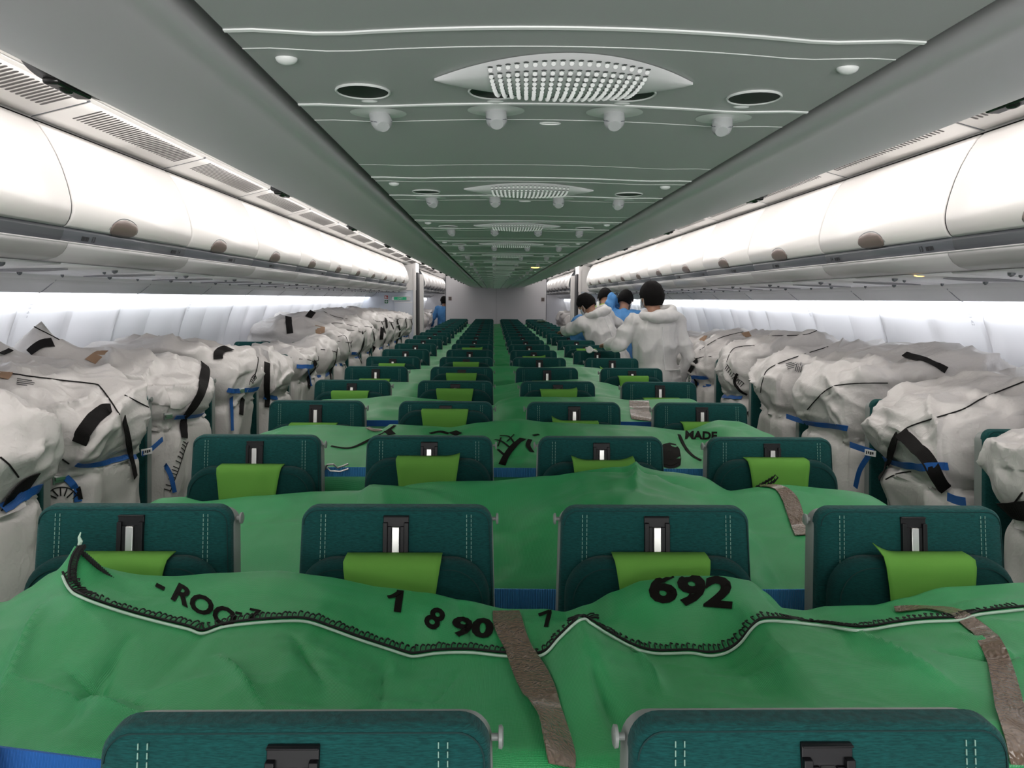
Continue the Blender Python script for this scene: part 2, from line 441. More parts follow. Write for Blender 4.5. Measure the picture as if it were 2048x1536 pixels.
# underside service units over side seats: flat tray, perforated leaf speaker, small dark knobs
def make_under(s):
    root = empty('ceiling_service_tray')
    b = MB(); x0, x1 = sorted((s*1.650, s*2.205)); 
    b.sheet([(s*x, z) for x, z in ([(1.650, 1.6745), (1.656, 1.670), (1.80, 1.661), (2.190, 1.653), (2.198, 1.658)] if s > 0 else [(1.650, 1.6745), (1.656, 1.670), (1.80, 1.661), (2.190, 1.653), (2.198, 1.658)][::-1])], [.001, .789])
    b.build('tray', m_under, root, ang=50, solid=.002)
    b = MB(); pts = []
    for k in range(25):
        a = 2*PI*k/24; pts.append((math.cos(a), math.sin(a)))
    vs = []
    for cx_, sn in pts[:-1]:
        x = 1.93+.20*cx_; y = .24+.10*sn*(1-.75*cx_*cx_)+.05*cx_
        vs.append((s*x, y, 1.6615-(x-1.8)*.0177-.003))
    b.add(vs+[(p[0], p[1], p[2]-.004) for p in vs], [tuple(range(24)), tuple(range(24, 48))[::-1]]+[(i, (i+1) % 24, 24+(i+1) % 24, 24+i) for i in range(24)])
    b.build('speaker_grille', m_perf, root, smooth=False)
    for x, y, r_ in ((1.72, .55, .012), (1.80, .62, .007), (2.10, .50, .010), (2.12, .08, .007)):
        b = MB(); z = 1.672-(x-1.652)*.03; b.tube([(s*x, y, z+.002), (s*x, y, z-.012), (s*x+.002, y, z-.017)], [r_*1.2, r_, r_*.5], 10); b.build('reading_light', m_strip, root)
    return root
for s in (-1, 1):
    u0_ = make_under(s)
    for k in range(18):
        o = u0_ if k == 0 else copy_tree(u0_)
        o.location = (0, .55+.79*k, 0)
        tag(o, f'flat service unit with perforated speaker under the {SIDE[s]} bins, {NUMS[k]} from the camera', 'service unit', 'side service units')

# ---------------------------------------------------------------- centre service units
def make_centre():
    root = empty('ceiling_service_unit')
    PL = .796
    # panel: shallow moulded strip with wavy joint ridges
    n = 24; xs = [-.298+.596*i/n for i in range(n+1)]
    def wav(x): return .052*(abs(x)/.3)**2 - .030*sst(.20, .30, abs(x))
    b = MB(); ys = [0, .02, .15, .30, .45, .60, .776, PL]
    vs = [(x, y+wav(x), ZC) for y in ys for x in xs]
    fs = [((j*(n+1)+i), (j+1)*(n+1)+i, (j+1)*(n+1)+i+1, j*(n+1)+i+1) for j in range(len(ys)-1) for i in range(n)]
    b.add(vs, fs); b.build('panel', m_ceil, root, ang=60)
    # offsets: unit origin is the thick joint at -.172 from the speaker centre
    for yy, w in ((0, .0032), (.252, .0032), (.049, .0011), (.333, .0010), (.662, .0008)):
        b = MB(); b.tube([(x, yy+wav(x), ZC+w*.35) for x in xs], w, 6); b.build('joint_line', m_line, root)
    # lens shaped speaker cover hanging a little below the panel
    yc = .143; W = .132; nn = 28; vs = []; rows = 8
    def edge(u):
        a = 1-abs(u)**1.9
        return a
    top = MB()
    for i in range(nn+1):
        u = -1+2*i/nn; e = max(edge(u), .004)
        yf = yc + .012*u*u - .078*e; yb = yc + .012*u*u + .062*e
        for j in range(rows+1):
            t = j/rows; bul = math.sin(PI*t)**.6 if 0 < t < 1 else 0
            vs.append((u*W, yf+(yb-yf)*t, ZC-.0005-.0125*bul*e**.7-.002*(0 if j in (0,) else 1)))
    fs = [(i*(rows+1)+j, i*(rows+1)+j+1, (i+1)*(rows+1)+j+1, (i+1)*(rows+1)+j) for i in range(nn) for j in range(rows)]
    top.add(vs, fs); sp = top.build('speaker_cover', m_lens, root, ang=80)
    # perforation dots: lit and shaded sides of the holes painted as discs
    bv = BVHTree.FromPolygons([Vector(v) for v in vs], fs)
    b = MB(); b2 = MB()
    for i in range(19):
        for j in range(11):
            u = -.5+i/18; t = .06+.88*j/10
            xx = u*W*1.07*(1-.14*(t-.5)); uu = xx/W; e = edge(uu)
            yy = yc+.012*uu*uu-.078*e+.140*e*t
            h = bv.ray_cast(Vector((xx, yy, ZC-.1)), Vector((0, 0, 1)))[0]
            if not h: continue
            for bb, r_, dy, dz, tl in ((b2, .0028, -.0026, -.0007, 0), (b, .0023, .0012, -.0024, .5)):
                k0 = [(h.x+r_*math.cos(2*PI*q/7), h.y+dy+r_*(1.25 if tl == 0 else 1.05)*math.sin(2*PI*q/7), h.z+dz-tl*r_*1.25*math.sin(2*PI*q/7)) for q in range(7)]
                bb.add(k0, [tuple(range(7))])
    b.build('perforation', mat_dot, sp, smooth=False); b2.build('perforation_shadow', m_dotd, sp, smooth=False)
    # round dark gasper wells with a pale rim
    for x in (-.213, -.070, .074, .213):
        yy = .190+wav(x)+(.008 if abs(x) < .1 else -.006)
        b = MB(); b.tube([(x, yy, ZC-.0012), (x, yy, ZC+.004)], .0285, 26); b.build('air_outlet', m_black, root)
        b = MB(); b.tube([(x+.0285*math.cos(a), yy+.0285*math.sin(a), ZC-.001) for a in [2*PI*k/26 for k in range(26)]], .0014, 5, closed=True)
        b.build('outlet_rim', m_line, root)
        b = MB(); b.ell((x, yy+.045, ZC), (.0095, .005, .002), 14, 6); b.build('call_button', m_line, root)
    # reading lights in shallow dishes
    for i, x in enumerate((-.211, -.069, .072, .209)):
        yy = .285+wav(x)
        b = MB(); rr = [(.034, -.0005), (.031, .0), (.022, .006), (.010, .009)]
        vs = []; q = 24
        for r_, z in rr: vs += [(x+r_*math.cos(2*PI*k/q), yy+r_*.85*math.sin(2*PI*k/q), ZC-.0006-z*.16) for k in range(q)]
        fs = [(a*q+k, a*q+(k+1) % q, (a+1)*q+(k+1) % q, (a+1)*q+k) for a in range(3) for k in range(q)]
        b.add(vs, fs); b.build('reading_light', m_line, root, ang=60)
        dx = (.006, .001, -.001, -.004)[i]
        b = MB(); b.tube([(x, yy+.004, ZC), (x+dx*.4, yy-.002, ZC-.008), (x+dx, yy-.008, ZC-.014), (x+dx*1.2, yy-.012, ZC-.019)], [.0125, .0125, .0120, .0075], 18)
        b.build('light_barrel', m_lamp, root, ang=50)
        b = MB(); b.tube([(x+dx*.7+.0126*math.cos(a), yy-.0040+.0124*math.sin(a), ZC-.0105+.004*math.sin(a)) for a in [2*PI*k/20 for k in range(20)]], .0008, 4, closed=True)
        b.build('barrel_ring', m_strip, root)
    for x in (-.266, .266):
        b = MB(); b.ell((x, .098, ZC), (.0105, .0085, .006), 16, 8); b.build('indicator', m_line, root)
    b = MB(); b.tube([(.0+.013*math.cos(a), .352+.0055*math.sin(a), ZC-.0004) for a in [2*PI*k/20 for k in range(20)]], .0009, 4, closed=True); b.build('outlet_ring', m_line, root)
    b = MB(); b.ell((.003, .21, ZC), (.026, .016, .004), 20, 8); b.build('mask_lens', m_black, root)
    b = MB(); b.box(-.30, .30, -.02, PL+.02, ZC+.004, ZC+.02); 
    return root
m_glossy = mat('lamp_housing_gloss', (.02,.02,.02), .15)
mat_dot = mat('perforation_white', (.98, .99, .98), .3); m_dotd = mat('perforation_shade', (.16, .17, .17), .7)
m_lamp = mat('lamp_barrel', (.40, .42, .42), .3)
cu = make_centre()
for k in range(-2, 20):
    o = cu if k == -2 else copy_tree(cu)
    o.location = (0, .667+.796*k, 0)
    if k < 0: lab = 'grey green ceiling service panel ' + ('just behind the camera' if k == -1 else 'well behind the camera')
    else: lab = f'grey green ceiling panel with lens speaker and four reading lights, {NUMS[k]} from camera'
    tag(o, lab, 'ceiling panel', 'centre ceiling service panels')
b = MB(); b.ell((.222, 5.55, ZC-.001), (.03, .03, .006), 20, 8)
tag(b.build('signal_lamp', m_amber), 'small lit amber lamp glowing on the right of the centre ceiling', 'lamp')
b = MB(); b.ell((1.672, 3.18, 1.669), (.022, .018, .004), 14, 6)
tag(b.build('signal_lamp', m_amber), 'tiny warm lit lamp under the right overhead bins near the camera', 'lamp')

# ---------------------------------------------------------------- louvred air grilles along each aisle ceiling
def make_grille(s):
    root = empty('air_grille')
    prof = lambda x: 2.2125-(x-1.444)*.258
    b = MB(); n = 6; xs = [1.446, 1.50, 1.56, 1.60, 1.632]
    vs = [(s*x, y, prof(x)-.004) for y in (.01, L-.012) for x in xs]; m_ = len(xs)
    fs = [(i, i+1, m_+i+1, m_+i) if s < 0 else (i+1, i, m_+i, m_+i+1) for i in range(m_-1)]
    b.add(vs, fs); b.build('grille_plate', m_white, root, solid=.004)
    b = MB(); c = 34
    for i in range(c):
        y = .11+(L-.20)*i/(c-1); z0, z1 = prof(1.458)-.0068, prof(1.553)-.0068
        w = .0068; pts = []
        for k in range(7): a = PI/2+PI*k/6; pts.append((1.460+w*math.cos(a), y+w*math.sin(a)))
        for k in range(7): a = -PI/2+PI*k/6; pts.append((1.552+w*math.cos(a), y+w*math.sin(a)))
        vs = [(s*x, yy, z0+(x-1.458)/.095*(z1-z0)) for x, yy in pts]
        b.add(vs, [tuple(range(14))])
    b.build('slot', m_slot, root, smooth=False)
    b = MB(); 
    b.tube([(s*x, .0, prof(x)-.002) for x in (1.44, 1.50, 1.55, 1.60, 1.64)], .0035, 6); b.build('joint', m_strip, root)
    return root
m_slot = mat('louvre_shade', (.10, .09, .09), .7)
for s in (-1, 1):
    g0 = make_grille(s)
    for k in range(18):
        o = g0 if k == 0 else copy_tree(g0)
        o.location = (0, 2.762+L*(k-2), 0)
        tag(o, f'white louvred air grille in the {SIDE[s]} aisle ceiling, {NUMS[k]} from the camera', 'air grille', 'aisle ceiling air grilles')
    b = MB(); b.box(*sorted((s*1.29, s*1.37)), Y_A+.1, Y_Z-.1, 2.214, 2.226); lt = b.build('aisle_light_tube', m_tube, bevel=.004); tag(lt, f'long lit diffuser strip in the {SIDE[s]} aisle ceiling', 'ceiling light', 'aisle light strips')
    # dark leaf shaped light pods in the slot beside the centre panel
    b = MB(); n = 20; vs = []
    for i in range(n+1):
        u = -1+2*i/n; w = .095*(1-abs(u)**1.8)
        vs += [(s*(.612), .13*u, 1.832), (s*(.627+w*.40), .13*u, 1.842)]
    fs = [((2*i, 2*i+1, 2*i+3, 2*i+2) if s < 0 else (2*i+2, 2*i+3, 2*i+1, 2*i)) for i in range(n)]
    b.add(vs, fs); p0 = empty('ceiling_light_pod')
    b.build('recess', m_black, p0, solid=.003)
    b = MB(); b.box(*sorted((s*.632, s*.655)), -.035, .05, 1.830, 1.840); b.build('lamp_housing', m_glossy, p0, bevel=.004)
    b = MB(); b.ell((s*.642, .0, 1.830), (.007, .014, .004), 12, 8); b.build('bulb_lens', m_glossy, p0)
    for k in range(14):
        o = p0 if k == 0 else copy_tree(p0)
        o.location = (0, 1.09+1.067*k, 0)
        tag(o, f'dark light pod on the {SIDE[s]} edge of centre ceiling, {NUMS[k]} from camera', 'ceiling light', 'dark ceiling light pods')

# ---------------------------------------------------------------- bulkhead, dividers
b = MB(); 
x0, x1 = -1.108, 1.082
b.box(x0, -.012, Y_BULK, Y_BULK+.04, 0, 2.19); b.box(-.008, x1, Y_BULK, Y_BULK+.04, 0, 2.19); b.box(-.013, -.007, Y_BULK+.004, Y_BULK+.03, 0, 2.19, 1)
for x in (x0, x1-.012): b.box(x, x+.012, Y_BULK-.004, Y_BULK+.044, 0, 2.19, 1)
b.build('wall_bulkhead', [m_bulk, m_strip], kind='structure', smooth=False)
for x, w in ((-1.01, 'left'), (1.0, 'right')):
    t = empty('wall_placard', (x, Y_BULK, 1.55)); tag(t, f'small grey placard at the {w} edge of the bulkhead', 'placard', 'bulkhead placards')
    b = MB(); b.box(-.035, .035, -.008, 0, -.04, .04); b.build('plate', m_latch, t, smooth=False)
    b = MB()
    for q in range(3): b.box(-.022, .022, -.010, -.008, -.026+.02*q, -.016+.02*q)
    b.build('print', m_ink, t, smooth=False)
for s in (-1, 1):
    # class divider: panel following bin underside, with tall dark-edged post at the aisle
    out = [(1.53, 0), (1.53, 1.74), (1.60, 1.69), (2.20, 1.66), (2.40, 1.60), (2.44, 1.5), (2.53, 1.34), (2.59, 1.1), (2.60, .6), (2.52, 0)]
    b = MB(); b.prism([(s*x, z) for x, z in (out if s < 0 else out[::-1])], Y_MON, Y_MON+.05); b.build('wall_divider_'+SIDE[s], m_blueish, kind='structure', smooth=False)
    b = MB()
    b.box(*sorted((s*1.495, s*1.535)), Y_MON-.02, Y_MON+.16, 0, 2.10); b.box(*sorted((s*1.46, s*1.497)), Y_MON+.05, Y_MON+.40, 0, 2.02, 1); b.box(*sorted((s*1.40, s*1.462)), Y_MON+.40, Y_MON+.60, 0, 2.0, 0)
    b.box(*sorted((s*1.49, s*2.2)), Y_MON-.01, Y_MON+.6, 1.70, 2.20, 0)
    b.build('trim_'+('4' if s < 0 else '5'), [m_white, m_ink], kind='structure', smooth=False)
    # end cap of the first bin beyond
    b = MB(); cap = [(1.62, 2.13), (1.53, 1.93), (1.52, 1.84), (1.57, 1.74), (1.66, 1.68), (2.3, 1.68), (2.35, 2.12)]
    b.prism([(s*x, z) for x, z in (cap if s < 0 else cap[::-1])], 16.02, 16.06); b.build('trim_'+('6' if s < 0 else '7'), m_val, kind='structure', smooth=False)
# signs on the left divider
t = empty('exit_sign', (-1.76, Y_MON, 1.545)); tag(t, 'green lit exit sign in a silver frame on the left divider', 'sign')
b = MB(); b.box(-.17, .17, -.02, 0, -.045, .045); b.build('frame', m_buckle, t, bevel=.006)
b = MB(); b.box(-.13, .10, -.024, -.019, -.026, .026); b.build('lit_panel', m_exitg, t, smooth=False)
flat_text('EXIT', .045, Matrix.Translation((-.015, -.0255, 0)) @ Matrix.Rotation(PI/2, 4, 'X'), m_signw, t)
for z, mm, nm, lb in ((1.565, m_signr, 'fire_sign', 'small red and white pictogram sign on the left divider'), (1.485, m_signg, 'first_aid_sign', 'small green sign with a white cross on the left divider')):
    t = empty(nm, (-2.03, Y_MON, z)); tag(t, lb, 'sign')
    b = MB(); b.box(-.036, .036, -.006, 0, -.036, .036); b.build('plate', m_signw, t, smooth=False)
    b = MB(); b.box(-.031, .031, -.008, -.006, -.031, .031); b.build('field', mm, t, smooth=False)
    b = MB()
    if nm == 'first_aid_sign': b.box(-.007, .007, -.010, -.008, -.022, .022); b.box(-.022, .022, -.010, -.008, -.007, .007)
    else: b.box(-.02, .0, -.010, -.008, -.022, .02); b.box(.006, .02, -.010, -.008, -.02, .0)
    b.build('symbol', m_signw, t, smooth=False)
t = empty('literature_pocket', (-1.72, Y_MON, 1.36)); tag(t, 'pale blank pocket panel under the exit sign on the left divider', 'panel')
b = MB(); b.box(-.17, .17, -.03, 0, -.14, .13); b.build('pocket', m_blueish, t, bevel=.008)
b = MB(); b.box(-.165, .165, -.034, -.028, .11, .122); b.build('pocket_lip', m_white, t, smooth=False)

# ------------------------------------------------------------------ aircraft seats (facing the camera, -Y)
ZS = 1.139
def rr_outline(hw_b, hw_t, z0, z1, r, n=7):
    """trapezoid with rounded top corners, x,z, counter clockwise seen from -y"""
    pts = [(-hw_b, z0), (hw_b, z0)]
    for k in range(n+1):
        a = PI/2*k/n; pts.append((hw_t-r+r*math.cos(a), z1-r+r*math.sin(a)))
    for k in range(n+1):
        a = PI/2+PI/2*k/n; pts.append((-hw_t+r+r*math.cos(a), z1-r+r*math.sin(a)))
    return pts
def slab(outl, y0, y1, lean, puff=0.0, rnd=.012):
    """solid with the outline; lean(z) shifts y; front face is puffed outward with rounded rim"""
    cx = sum(p[0] for p in outl)/len(outl); cz = sum(p[1] for p in outl)/len(outl)
    rings = []
    def ring(sc_in, y):
        out = []
        for x, z in outl:
            d = math.hypot(x-cx, z-cz); f = max(0, (d-sc_in)/d); out.append((cx+(x-cx)*f, y, cz+(z-cz)*f))
        return out
    N = len(outl); specs = [(rnd*.0, y1-rnd*.3), (0, y0+rnd), (rnd*.35, y0+rnd*.35), (rnd, y0), (rnd*4, y0-puff*.6), (rnd*9, y0-puff)]
    rings = [ring(rnd, y1)] + [ring(a, y) for a, y in specs]
    vs = [(x, y+lean(z), z) for r in rings for x, y, z in r]
    fs = [tuple(range(N))[::-1]]
    for j in range(len(rings)-1):
        for i in range(N): fs.append((j*N+i, j*N+(i+1) % N, (j+1)*N+(i+1) % N, (j+1)*N+i))
    fs.append(tuple((len(rings)-1)*N+i for i in range(N)))
    fs = [f[::-1] for f in fs]
    return vs, fs
def lean(z): return (z-ZS)*.16          # lower part stands nearer the camera
def make_seat(pad_dz=0.0, cover='plain', mirror=1, full=True):
    root = empty('aircraft_seat')
    # backrest
    b = MB(); vs, fs = slab(rr_outline(.212, .192, .44, ZS, .032), 0.0, .032, lean, .006, .009); b.add(vs, fs)
    back = b.build('backrest', m_seat, root, ang=60)
    # grey shell behind
    b = MB(); vs, fs = slab(rr_outline(.2155, .1940, .36, ZS-.014, .030), .020, .062, lean, 0, .005); b.add(vs, fs)
    b.build('shell', m_shell, root, ang=50)
    # stitched seams: two dashed lines each side and dark piping round the edge
    for x in (-.150, -.141, .141, .150):
        b = MB(); z = ZS-.012
        while z > ZS-.13:
            b.tube([(x*(1+(ZS-z)*.06), lean(z)-.0058, z), (x*(1+(ZS-z+.006)*.06), lean(z-.006)-.0058, z-.006)], .0008, 4); z -= .0088
        b.build('seam_stitching', m_stitch, back, smooth=False)
    b = MB(); ou = [p for p in rr_outline(.206, .186, .70, ZS-.006, .028)][1:]; b.tube([(x, lean(z)-.0002, z) for x, z in ou], .0011, 4); b.build('piping', m_stitchd, back)
    # slider recess with metal rail
    b = MB(); z1, z0 = ZS-.014, ZS-.135
    def bx(x0, x1, ya, yb, za, zb, mi=0):
        vs = [(x, y+lean(z), z) for z in (za, zb) for x, y in ((x0, ya), (x1, ya), (x1, yb), (x0, yb))]
        b.add(vs, [(0,3,2,1),(4,5,6,7),(0,1,5,4),(1,2,6,5),(2,3,7,6),(3,0,4,7)], mi)
    bx(-.0255, .0255, -.0085, -.003, z0, z1)
    bx(-.0255, -.0165, -.0155, -.0085, z0, z1-.012); bx(.0165, .0255, -.0155, -.0085, z0, z1-.012)
    bx(-.0255, .0255, -.0125, -.0085, z1-.002, z1)
    bx(-.0165, -.0085, -.0125, -.0085, z0, z1-.020); bx(.0085, .0165, -.0125, -.0085, z0, z1-.020)
    rec = b.build('slider_recess', m_black, root, bevel=.0012)
    b = MB(); bx(-.0072, .0072, -.0165, -.0088, z0, z1-.020); rl = b.build('slider_rail', m_metal, rec, bevel=.001)
    b = MB(); bx(-.003, .003, -.0182, -.0165, z1-.075, z1-.069); bx(-.0035, .0035, -.0178, -.0165, z1-.088, z1-.082); b.build('rail_catch', m_ink, rl, smooth=False)
    # headrest pad
    if not full: return finish_seat(root)
    zt = ZS-.088+pad_dz
    b = MB(); vs, fs = slab(rr_outline(.190, .188, zt-.26, zt, .075, 9), -.058, -.018, lean, .010, .018); b.add(vs, fs)
    pad = b.build('headrest', m_pad, root, ang=70)
    b = MB(); ou = rr_outline(.178, .175, zt-.24, zt-.015, .066, 9)[1:-0 or None]; b.tube([(x, lean(z)-.0592, z) for x, z in ou], .0013, 4); b.build('headrest_piping', m_stitchd, pad)
    if cover:
        # lime cloth laid over the pad: over the top and down the front, tapering downward
        nx, nz = 18, 16; vs = []; rnd_ = random.Random(hash((cover, round(pad_dz*1000))) & 255)
        for j in range(nz+1):
            t = j/nz
            for i in range(nx+1):
                u = -1+2*i/nx
                if t < .12: y = -.018-.045*t/.12; z = zt+.0045; hw = .094
                else:
                    q = (t-.12)/.88; z = zt+.003-.175*q; y = -.0705-.004*math.sin(q*3)-.002*math.sin(u*5+q*3); hw = .094-.016*q-.004*math.sin(q*PI)
                    if q < .12: y += .008*(1-q/.12)**2
                if cover == 'curlL' and u < -.45: k = (-.45-u)/.55; z += .020*k*k*max(0, 1-t*4.0); y -= .01*k*k*max(0, 1-t*2)
                if cover == 'curlR' and u > .5: k = (u-.5)/.5; z += .010*k*k*max(0, 1-t*4.0); y -= .006*k*k
                if cover == 'curl2': k = max(0, abs(u)-.45)/.55; z += .013*k*k*max(0, 1-t*4.0)
                vs.append((u*hw, y+lean(z), z))
        fs = [(j*(nx+1)+i, j*(nx+1)+i+1, (j+1)*(nx+1)+i+1, (j+1)*(nx+1)+i) for j in range(nz) for i in range(nx)]
        b = MB(); b.add(vs, fs); b.build('headrest_cover', m_lime, pad, ang=80, solid=.0016)
    return finish_seat(root, mirror)
def finish_seat(root, mirror=1):
    sd = mirror
    b = MB()
    b.tube([(sd*.193, .040+lean(ZS-.03), ZS-.032), (sd*.2000, .040+lean(ZS-.03), ZS-.032), (sd*.2005, .040+lean(ZS-.03), ZS-.032), (sd*.2040, .040+lean(ZS-.03), ZS-.032), (sd*.2055, .040+lean(ZS-.03), ZS-.032)], [.004, .004, .0115, .012, .009], 16)
    b.build('side_knob', m_shell, root, ang=40)
    # cushion, armrest, legs
    b = MB(); vs, fs = slab(rr_outline(.215, .215, -.46, 0, .03), 0, .10, lambda z: 0, .01, .02)
    b.add([(x, z-.07, .47-y) for x, y, z in vs], fs); b.build('cushion', m_seat, root, ang=60)
    b = MB(); b.box(.224, .250, -.42, -.14, .40, .47); b.box(.236, .268, -.20, -.12, .34, .40); b.build('armrest', m_shell, root, bevel=.008)
    b = MB(); b.box(-.20, .24, -.44, -.06, .335, .355); b.build('seat_frame', m_strip, root, bevel=.004)
    for y in (-.40, -.10):
        b = MB(); b.tube([(.0, y, .337), (.0, y+.02, .0)], .018, 10); b.build('leg', m_strip, root)
    return root
SEATP = .81; SY0 = -.0468; SOFF = -.032; SX = .525
protos = {}
def seat_kind(dz, cover, mirror):
    key = (round(dz, 3), cover, mirror)
    if key not in protos:
        protos[key] = [make_seat(*key, cover != 'bare'), False]
        return protos[key][0]
    return copy_tree(protos[key][0])
PADS = {(1, 1): (.034, 'plain'), (1, 2): (-.006, 'plain'), (1, 0): (.0, 'plain'), (1, 3): (.0, 'plain'),
        (2, 0): (.002, 'plain'), (2, 1): (0, 'plain'), (2, 2): (.002, 'plain'), (2, 3): (.004, 'curlL'),
        (3, 0): (.004, 'plain'), (3, 1): (.030, 'curlR'), (3, 2): (.020, 'curl2'), (3, 3): (.030, 'plain'),
        (4, 0): (0, 'plain'), (4, 1): (.058, 'plain'), (4, 2): (.014, 'curlL'), (4, 3): (.012, 'plain'),
        (5, 0): (.034, 'plain'), (5, 1): (.048, 'plain'), (5, 2): (.048, 'curlR'), (5, 3): (.008, 'plain'),
        (6, 0): (.012, 'plain'), (6, 1): (.050, 'plain'), (6, 2): (.006, 'plain'), (6, 3): (.040, 'plain'),
        (7, 0): (.038, 'plain'), (7, 1): (.052, 'plain'), (7, 2): (.012, 'curlR'), (7, 3): (.01, 'curlL')}
rs = random.Random(5)
POS = ['leftmost', 'second from the left', 'third from the left', 'rightmost']
for n in range(1, 21):
    for j in range(4):
        dz, cv = PADS.get((n, j), (rs.choice([-.004, .012, .038, .052]), rs.choice(['plain', 'plain', 'curlR', None]) if n > 7 else 'plain'))
        o = seat_kind(dz, cv, 1 if j < 2 else -1)
        o.location = ((j-1.5)*SX, SY0+SOFF+SEATP*n, 0)
        tag(o, f'teal centre block seat, {POS[j]}, in the {NUMS[n-1]} row from the camera', 'seat', 'centre block seats')
# side seats: aisle seat of each pair, plus window seats where the cargo leaves them bare
SIDEY = {-1: [2.60+.785*k for k in range(15)], 1: [2.53+.785*k for k in range(15)]}
for s in (-1, 1):
    for k, y in enumerate(SIDEY[s]):
        for w in (0, 1):
            if w == 1 and not (s < 0 and 3 <= k <= 6): continue
            o = seat_kind(.02, 'bare' if w == 0 else ('plain' if k % 2 else None), 1 if s < 0 else -1)
            o.location = (s*(1.765+.525*w), y, 0)
            tag(o, f'teal {SIDE[s]} side seat by the {"window" if w else "aisle"}, {NUMS[k]} row from the camera', 'seat', f'{SIDE[s]} side seats')
# seats beyond the bulkhead line, seen down both aisles
for s in (-1, 1):
    for k in range(4):
        o = seat_kind(.02, None, 1 if s < 0 else -1); o.location = (s*1.765, 16.6+.8*k, 0)
        tag(o, f'teal seat beyond the divider along the {SIDE[s]} aisle, {NUMS[k]} of four', 'seat', 'seats beyond the divider')

# ------------------------------------------------------------------ green cargo sacks across the centre seats
def pxcurve(pts, Y, key='z'):
    """pixel polyline -> table (x, z) on the plane y = Y"""
    out = []
    for a, c in pts:
        p = atY(a, c, Y); out.append((p.x, p.z))
    return sorted(out)
def ridged(p, s, o=0.0):
    return 1-abs(noise.noise(Vector((p[0]*s+o, p[1]*s-o, o*1.7))))*2
def crease(x, y, cs):
    d = 0
    for (x0, y0, x1, y1, w, h) in cs:
        dx, dy = x1-x0, y1-y0; L2 = dx*dx+dy*dy; t = max(0, min(1, ((x-x0)*dx+(y-y0)*dy)/L2))
        q = math.hypot(x-x0-dx*t, y-y0-dy*t)
        d += 1.9*h*math.exp(-(q/w))*math.sin(PI*min(1, max(.0, .1+.8*t)))
    return d
def green_sack(y0, y1, ridge, mid, front, seed, x0=-1.10, x1=1.10, nx=150, ny=44, amp=1.0, creases=(), bumps=(), ridge_t=.86, mid_t=.5, base=.485):
    """height field sack: ridge/mid/front are (x,z) tables at three depths"""
    def zf(x, y):
        t = (y-y0)/(y1-y0)
        zr, zm, zf_ = lerpf(ridge, x), lerpf(mid, x), lerpf(front, x)
        if t < mid_t: q = t/mid_t; z = zf_+(zm-zf_)*(q*q*(3-2*q))
        elif t < ridge_t: q = (t-mid_t)/(ridge_t-mid_t); z = zm+(zr-zm)*(q*q*(3-2*q))
        else: z = zr
        a = amp*min(1, 4*abs(x-x0), 4*abs(x1-x)) 
        n1 = noise.noise(Vector((x*3.1+seed, y*4.0, seed)))*.018
        n2 = (ridged((x*1.0+y*.7, y-x*.5), 5.0, seed)-.6)*.020*max(0, .35+noise.noise(Vector((x*2-seed, y*2, 3))))
        n3 = (ridged((x*.8-y*.9, y+x*.8), 8.5, seed+4)-.6)*.013*max(0, .3+noise.noise(Vector((x*3+seed, y*3, 9))))
        z += a*(n1+n2+n3)*(1 if t < ridge_t-.08 else max(.15, 1-(t-ridge_t+.08)/.1)) 
        z += crease(x, y, creases)
        for bx_, by_, bw, bh in bumps:
            z += bh*math.exp(-(math.hypot(x-bx_, (y-by_)*1.0)/bw))
        # rounded shoulders
        ex = min(x-x0, x1-x); ey = min(y-y0, y1-y)
        if ex < .10: z -= (1-math.sqrt(max(0, 1-(1-ex/.10)**2)))*.12
        if ey < .045: z -= (1-math.sqrt(max(0, 1-(1-ey/.045)**2)))*.06
        return z
    vs = []; 
    for j in range(ny+1):
        for i in range(nx+1):
            x = x0+(x1-x0)*i/nx; y = y0+(y1-y0)*j/ny; vs.append((x, y, zf(x, y)))
    fs = [(j*(nx+1)+i, j*(nx+1)+i+1, (j+1)*(nx+1)+i+1, (j+1)*(nx+1)+i) for j in range(ny) for i in range(nx)]
    # rim walls down to the base
    rim = [i for i in range(nx+1)] + [j*(nx+1)+nx for j in range(1, ny+1)] + [ny*(nx+1)+i for i in range(nx-1, -1, -1)] + [j*(nx+1) for j in range(ny-1, 0, -1)]
    prev = rim; cxm, cym = (x0+x1)/2, (y0+y1)/2
    for lv in range(1, 7):
        t = lv/6; cur = []
        for q, r_ in enumerate(rim):
            x, y, z = vs[r_]; bul = .022*math.sin(PI*t)+.008*noise.noise(Vector((x*7, y*7, t*3+seed)))
            nxn = (1 if x > x1-1e-6 else -1 if x < x0+1e-6 else 0); nyn = (1 if y > y1-1e-6 else -1 if y < y0+1e-6 else 0)
            cur.append(len(vs)); vs.append((x+nxn*bul*1.5, y+nyn*bul*.5+(-.17*(z-base)*t*(1 if nyn >= 0 else .55)), z+(base-z)*t))
        m_ = len(rim)
        for q in range(m_): fs.append((prev[(q+1) % m_], prev[q], cur[q], cur[(q+1) % m_]))
        prev = cur
    fs.append(tuple(prev[::-1]))
    b = MB(); b.add(vs, fs); o = b.build('cargo_sack', m_green, ang=180)
    bv = BVHTree.FromPolygons([Vector(v) for v in vs], fs)
    return o, bv
def cast_px(bv, a, c):
    h = bv.ray_cast(CAM, ray(a, c))
    return (h[0], h[1]) if h[0] else (None, None)
def path_on(bv, pts, n=10, off=.003):
    pp = catmull([(a, c, 0) for a, c in pts], n); out = []
    for p in pp:
        h, nr = cast_px(bv, p.x, p.y)
        if h is not None:
            if nr.dot(CAM-h) < 0: nr = -nr
            out.append((h+nr*off, nr))
    # keep the longest run without jumps across folds
    runs = [[]]
    for q in out:
        if runs[-1] and (q[0]-runs[-1][-1][0]).length > .14: runs.append([])
        runs[-1].append(q)
    return max(runs, key=len)
